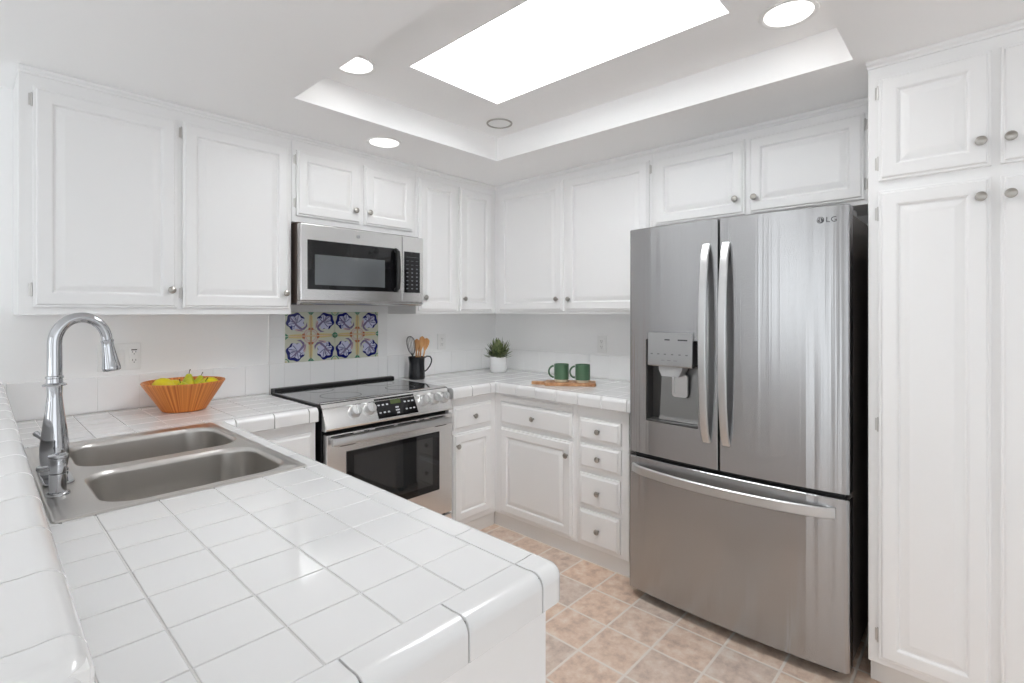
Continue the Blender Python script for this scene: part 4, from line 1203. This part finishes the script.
# ------------------------------------------------------------------ cutting board and mugs
bang = math.atan2(-0.254, 0.178)
BMAT = Matrix.Translation((-0.3935, -1.045, ZC)) @ Matrix.Rotation(bang, 4, 'Z')
cb = thing('cutting_board', 'small wooden serving board with handle under the two green mugs', 'board', (0, 0, 0), BMAT)
bm = B()
out = [(0.148, -0.062), (0.155, -0.055), (0.155, 0.075), (0.148, 0.082), (-0.148, 0.082), (-0.155, 0.075), (-0.158, 0.030), (-0.175, 0.024), (-0.225, 0.022), (-0.240, 0.014), (-0.240, -0.004), (-0.225, -0.012), (-0.175, -0.014), (-0.158, -0.020), (-0.155, -0.055), (-0.148, -0.062)]
rings(bm, [[(x * (1 - i_), y * (1 - i_), z) for x, y in out] for i_, z in ((0.012, 0.0006), (0, 0.003), (0, 0.0165), (0.012, 0.019))]); obj('board_slab', bm, M_BOARD, cb)
mz = ZC + 0.0192
mh = -0.68, 0.735


def mug(loc, label):
    m = thing('mug', label, 'mug', loc, FI, 'green mugs on the board')
    x, y, z = loc
    bm = B(); lathe(bm, [(0.001, 0.0002), (0.041, 0.0002), (0.043, 0.002), (0.0445, 0.012), (0.0448, 0.0148)], (x, y, z), seg=32); obj('foot', bm, M_CREAM, m, 'unglazed cream foot band')
    bm = B(); lathe(bm, [(0.0448, 0.0149), (0.0455, 0.018), (0.0455, 0.105), (0.0448, 0.1085), (0.043, 0.1085), (0.042, 0.105), (0.0415, 0.02), (0.001, 0.016)], (x, y, z), seg=32); obj('cup', bm, M_GREENMUG, m)
    bm = B(); pts = []
    for k in range(15):
        a = math.radians(-80 + 160 * k / 14)
        q_ = 0.042 + 0.036 * math.cos(a) * 1.0; pts.append((x + mh[0] * q_, y + mh[1] * q_, z + 0.062 + 0.036 * math.sin(a)))
    tube(bm, pts, 0.0058, 10); obj('handle', bm, M_GREENMUG, m)
    return m


mw_l = BMAT @ Vector((-0.055, 0.012, 0)); mw_r = BMAT @ Vector((0.075, -0.002, 0))
m1 = mug((mw_l.x, mw_l.y, mz), 'green mug on the left of the board, next to its handle')
copy_thing(m1, (mw_r.x, mw_r.y, mz), 'green mug on the right of the board, nearer the refrigerator')

# ------------------------------------------------------------------ wall plates


def plate(M, s0, s1, z0, z1, label, gangs, name='outlet', cat='outlet'):
    o = thing(name, label, cat, ((s0 + s1) / 2, 0, (z0 + z1) / 2), M)
    bm = B(); lo = rrect(s0, s1, z0, z1, 0.004, 3); li = rrect(s0 + 0.004, s1 - 0.004, z0 + 0.004, z1 - 0.004, 0.003, 3)
    rings(bm, [[(s, -0.0006, z) for s, z in lo], [(s, -0.0035, z) for s, z in lo], [(s, -0.006, z) for s, z in li]]); obj('cover_plate', bm, M_WHITEPL, o)
    w = (s1 - s0) / len(gangs); zm = (z0 + z1) / 2
    for i, g in enumerate(gangs):
        c = s0 + w * (i + 0.5)
        bm = B()
        if g == 'rocker':
            rings(bm, [[(c - 0.016 + o_, -d, zm - 0.033 + o_), (c + 0.016 - o_, -d, zm - 0.033 + o_), (c + 0.016 - o_, -d - t_, zm + 0.033 - o_), (c - 0.016 + o_, -d - t_, zm + 0.033 - o_)] for o_, d, t_ in ((0, 0.005, 0), (0.001, 0.008, 0.002), (0.003, 0.0085, 0.002))]); obj('rocker_switch', bm, M_WHITEPL, o)
        else:
            box(bm, c - 0.0165, c + 0.0165, -0.0085, -0.005, zm - 0.034, zm + 0.034, 0.002, 1); rc = obj('receptacle', bm, M_WHITEPL, o)
            bm = B()
            for zz in (zm - 0.019, zm + 0.019):
                for k in (-0.006, 0.006): box(bm, c + k - 0.001, c + k + 0.001, -0.0088, -0.008, zz - 0.002, zz + 0.006)
                box(bm, c - 0.002, c + 0.002, -0.0088, -0.008, zz - 0.010, zz - 0.006)
            if g == 'gfci': box(bm, c - 0.011, c + 0.011, -0.0090, -0.008, zm + 0.028, zm + 0.033)
            obj('slots', bm, M_DARKGREY, rc, 'dark socket slots')
    return o


plate(FI, -2.513, -2.353, 1.104, 1.228, 'wide white wall plate with switches and outlet behind the faucet', ['rocker', 'rocker', 'gfci'], 'switch_plate', 'wall plate')
plate(FI, -0.595, -0.520, 1.10, 1.215, 'white outlet on the wall between the utensil pitcher and the plant', ['outlet'])
plate(FB, 0.980, 1.055, 1.096, 1.216, 'white outlet on the right wall above the green mugs', ['outlet'])

# ------------------------------------------------------------------ ceiling fittings


def downlight(x, y, z, r, label, power):
    o = thing('recessed_light', label, 'ceiling light', (x, y, z), FI, 'recessed ceiling lights')
    bm = B(); lathe(bm, [(r + 0.012, -0.0005), (r + 0.010, -0.005), (r, -0.006), (r - 0.006, -0.002), (r - 0.006, -0.0004)], (x, y, z), seg=40, cap=False); obj('trim_ring', bm, M_WHITEPL, o)
    bm = B(); lathe(bm, [(0.001, -0.003), (r - 0.008, -0.003), (r - 0.007, -0.0005), (0.001, -0.0005)], (x, y, z), seg=40); obj('lens', bm, M_LENS, o, 'glowing lens')
    d = bpy.data.lights.new('lamp', 'AREA'); d.shape = 'DISK'; d.size = 2 * r - 0.03; d.energy = power; d.color = (1, 0.98, 0.96)
    lo_ = bpy.data.objects.new('lamp', d); COL.objects.link(lo_); lo_.parent = o; lo_.location = (0, 0, -0.008)
    return o


downlight(-1.392, -0.553, CEIL, 0.082, 'lit recessed ceiling light in front of the cabinets above the microwave', 0.12)
downlight(-1.80, -0.960, TRAYZ, 0.082, 'lit recessed light partly hidden by the left edge of the ceiling recess', 0.2)
downlight(-0.958, -2.410, TRAYZ, 0.084, 'lit recessed light at the right end of the ceiling recess, nearest the refrigerator', 0.2)
o = thing('ceiling_speaker', 'unlit round grey grille in the far corner of the ceiling recess', 'ceiling fitting', (-0.912, -0.945, TRAYZ), FI)
bm = B(); lathe(bm, [(0.072, -0.0005), (0.071, -0.005), (0.064, -0.006), (0.062, -0.003), (0.062, -0.0004)], (-0.912, -0.945, TRAYZ), seg=36, cap=False); obj('rim', bm, M_NICKEL, o)
bm = B(); lathe(bm, [(0.001, -0.004), (0.055, -0.0035), (0.061, -0.0005), (0.001, -0.0004)], (-0.912, -0.945, TRAYZ), seg=36); obj('grille', bm, M_WHITEPL, o)
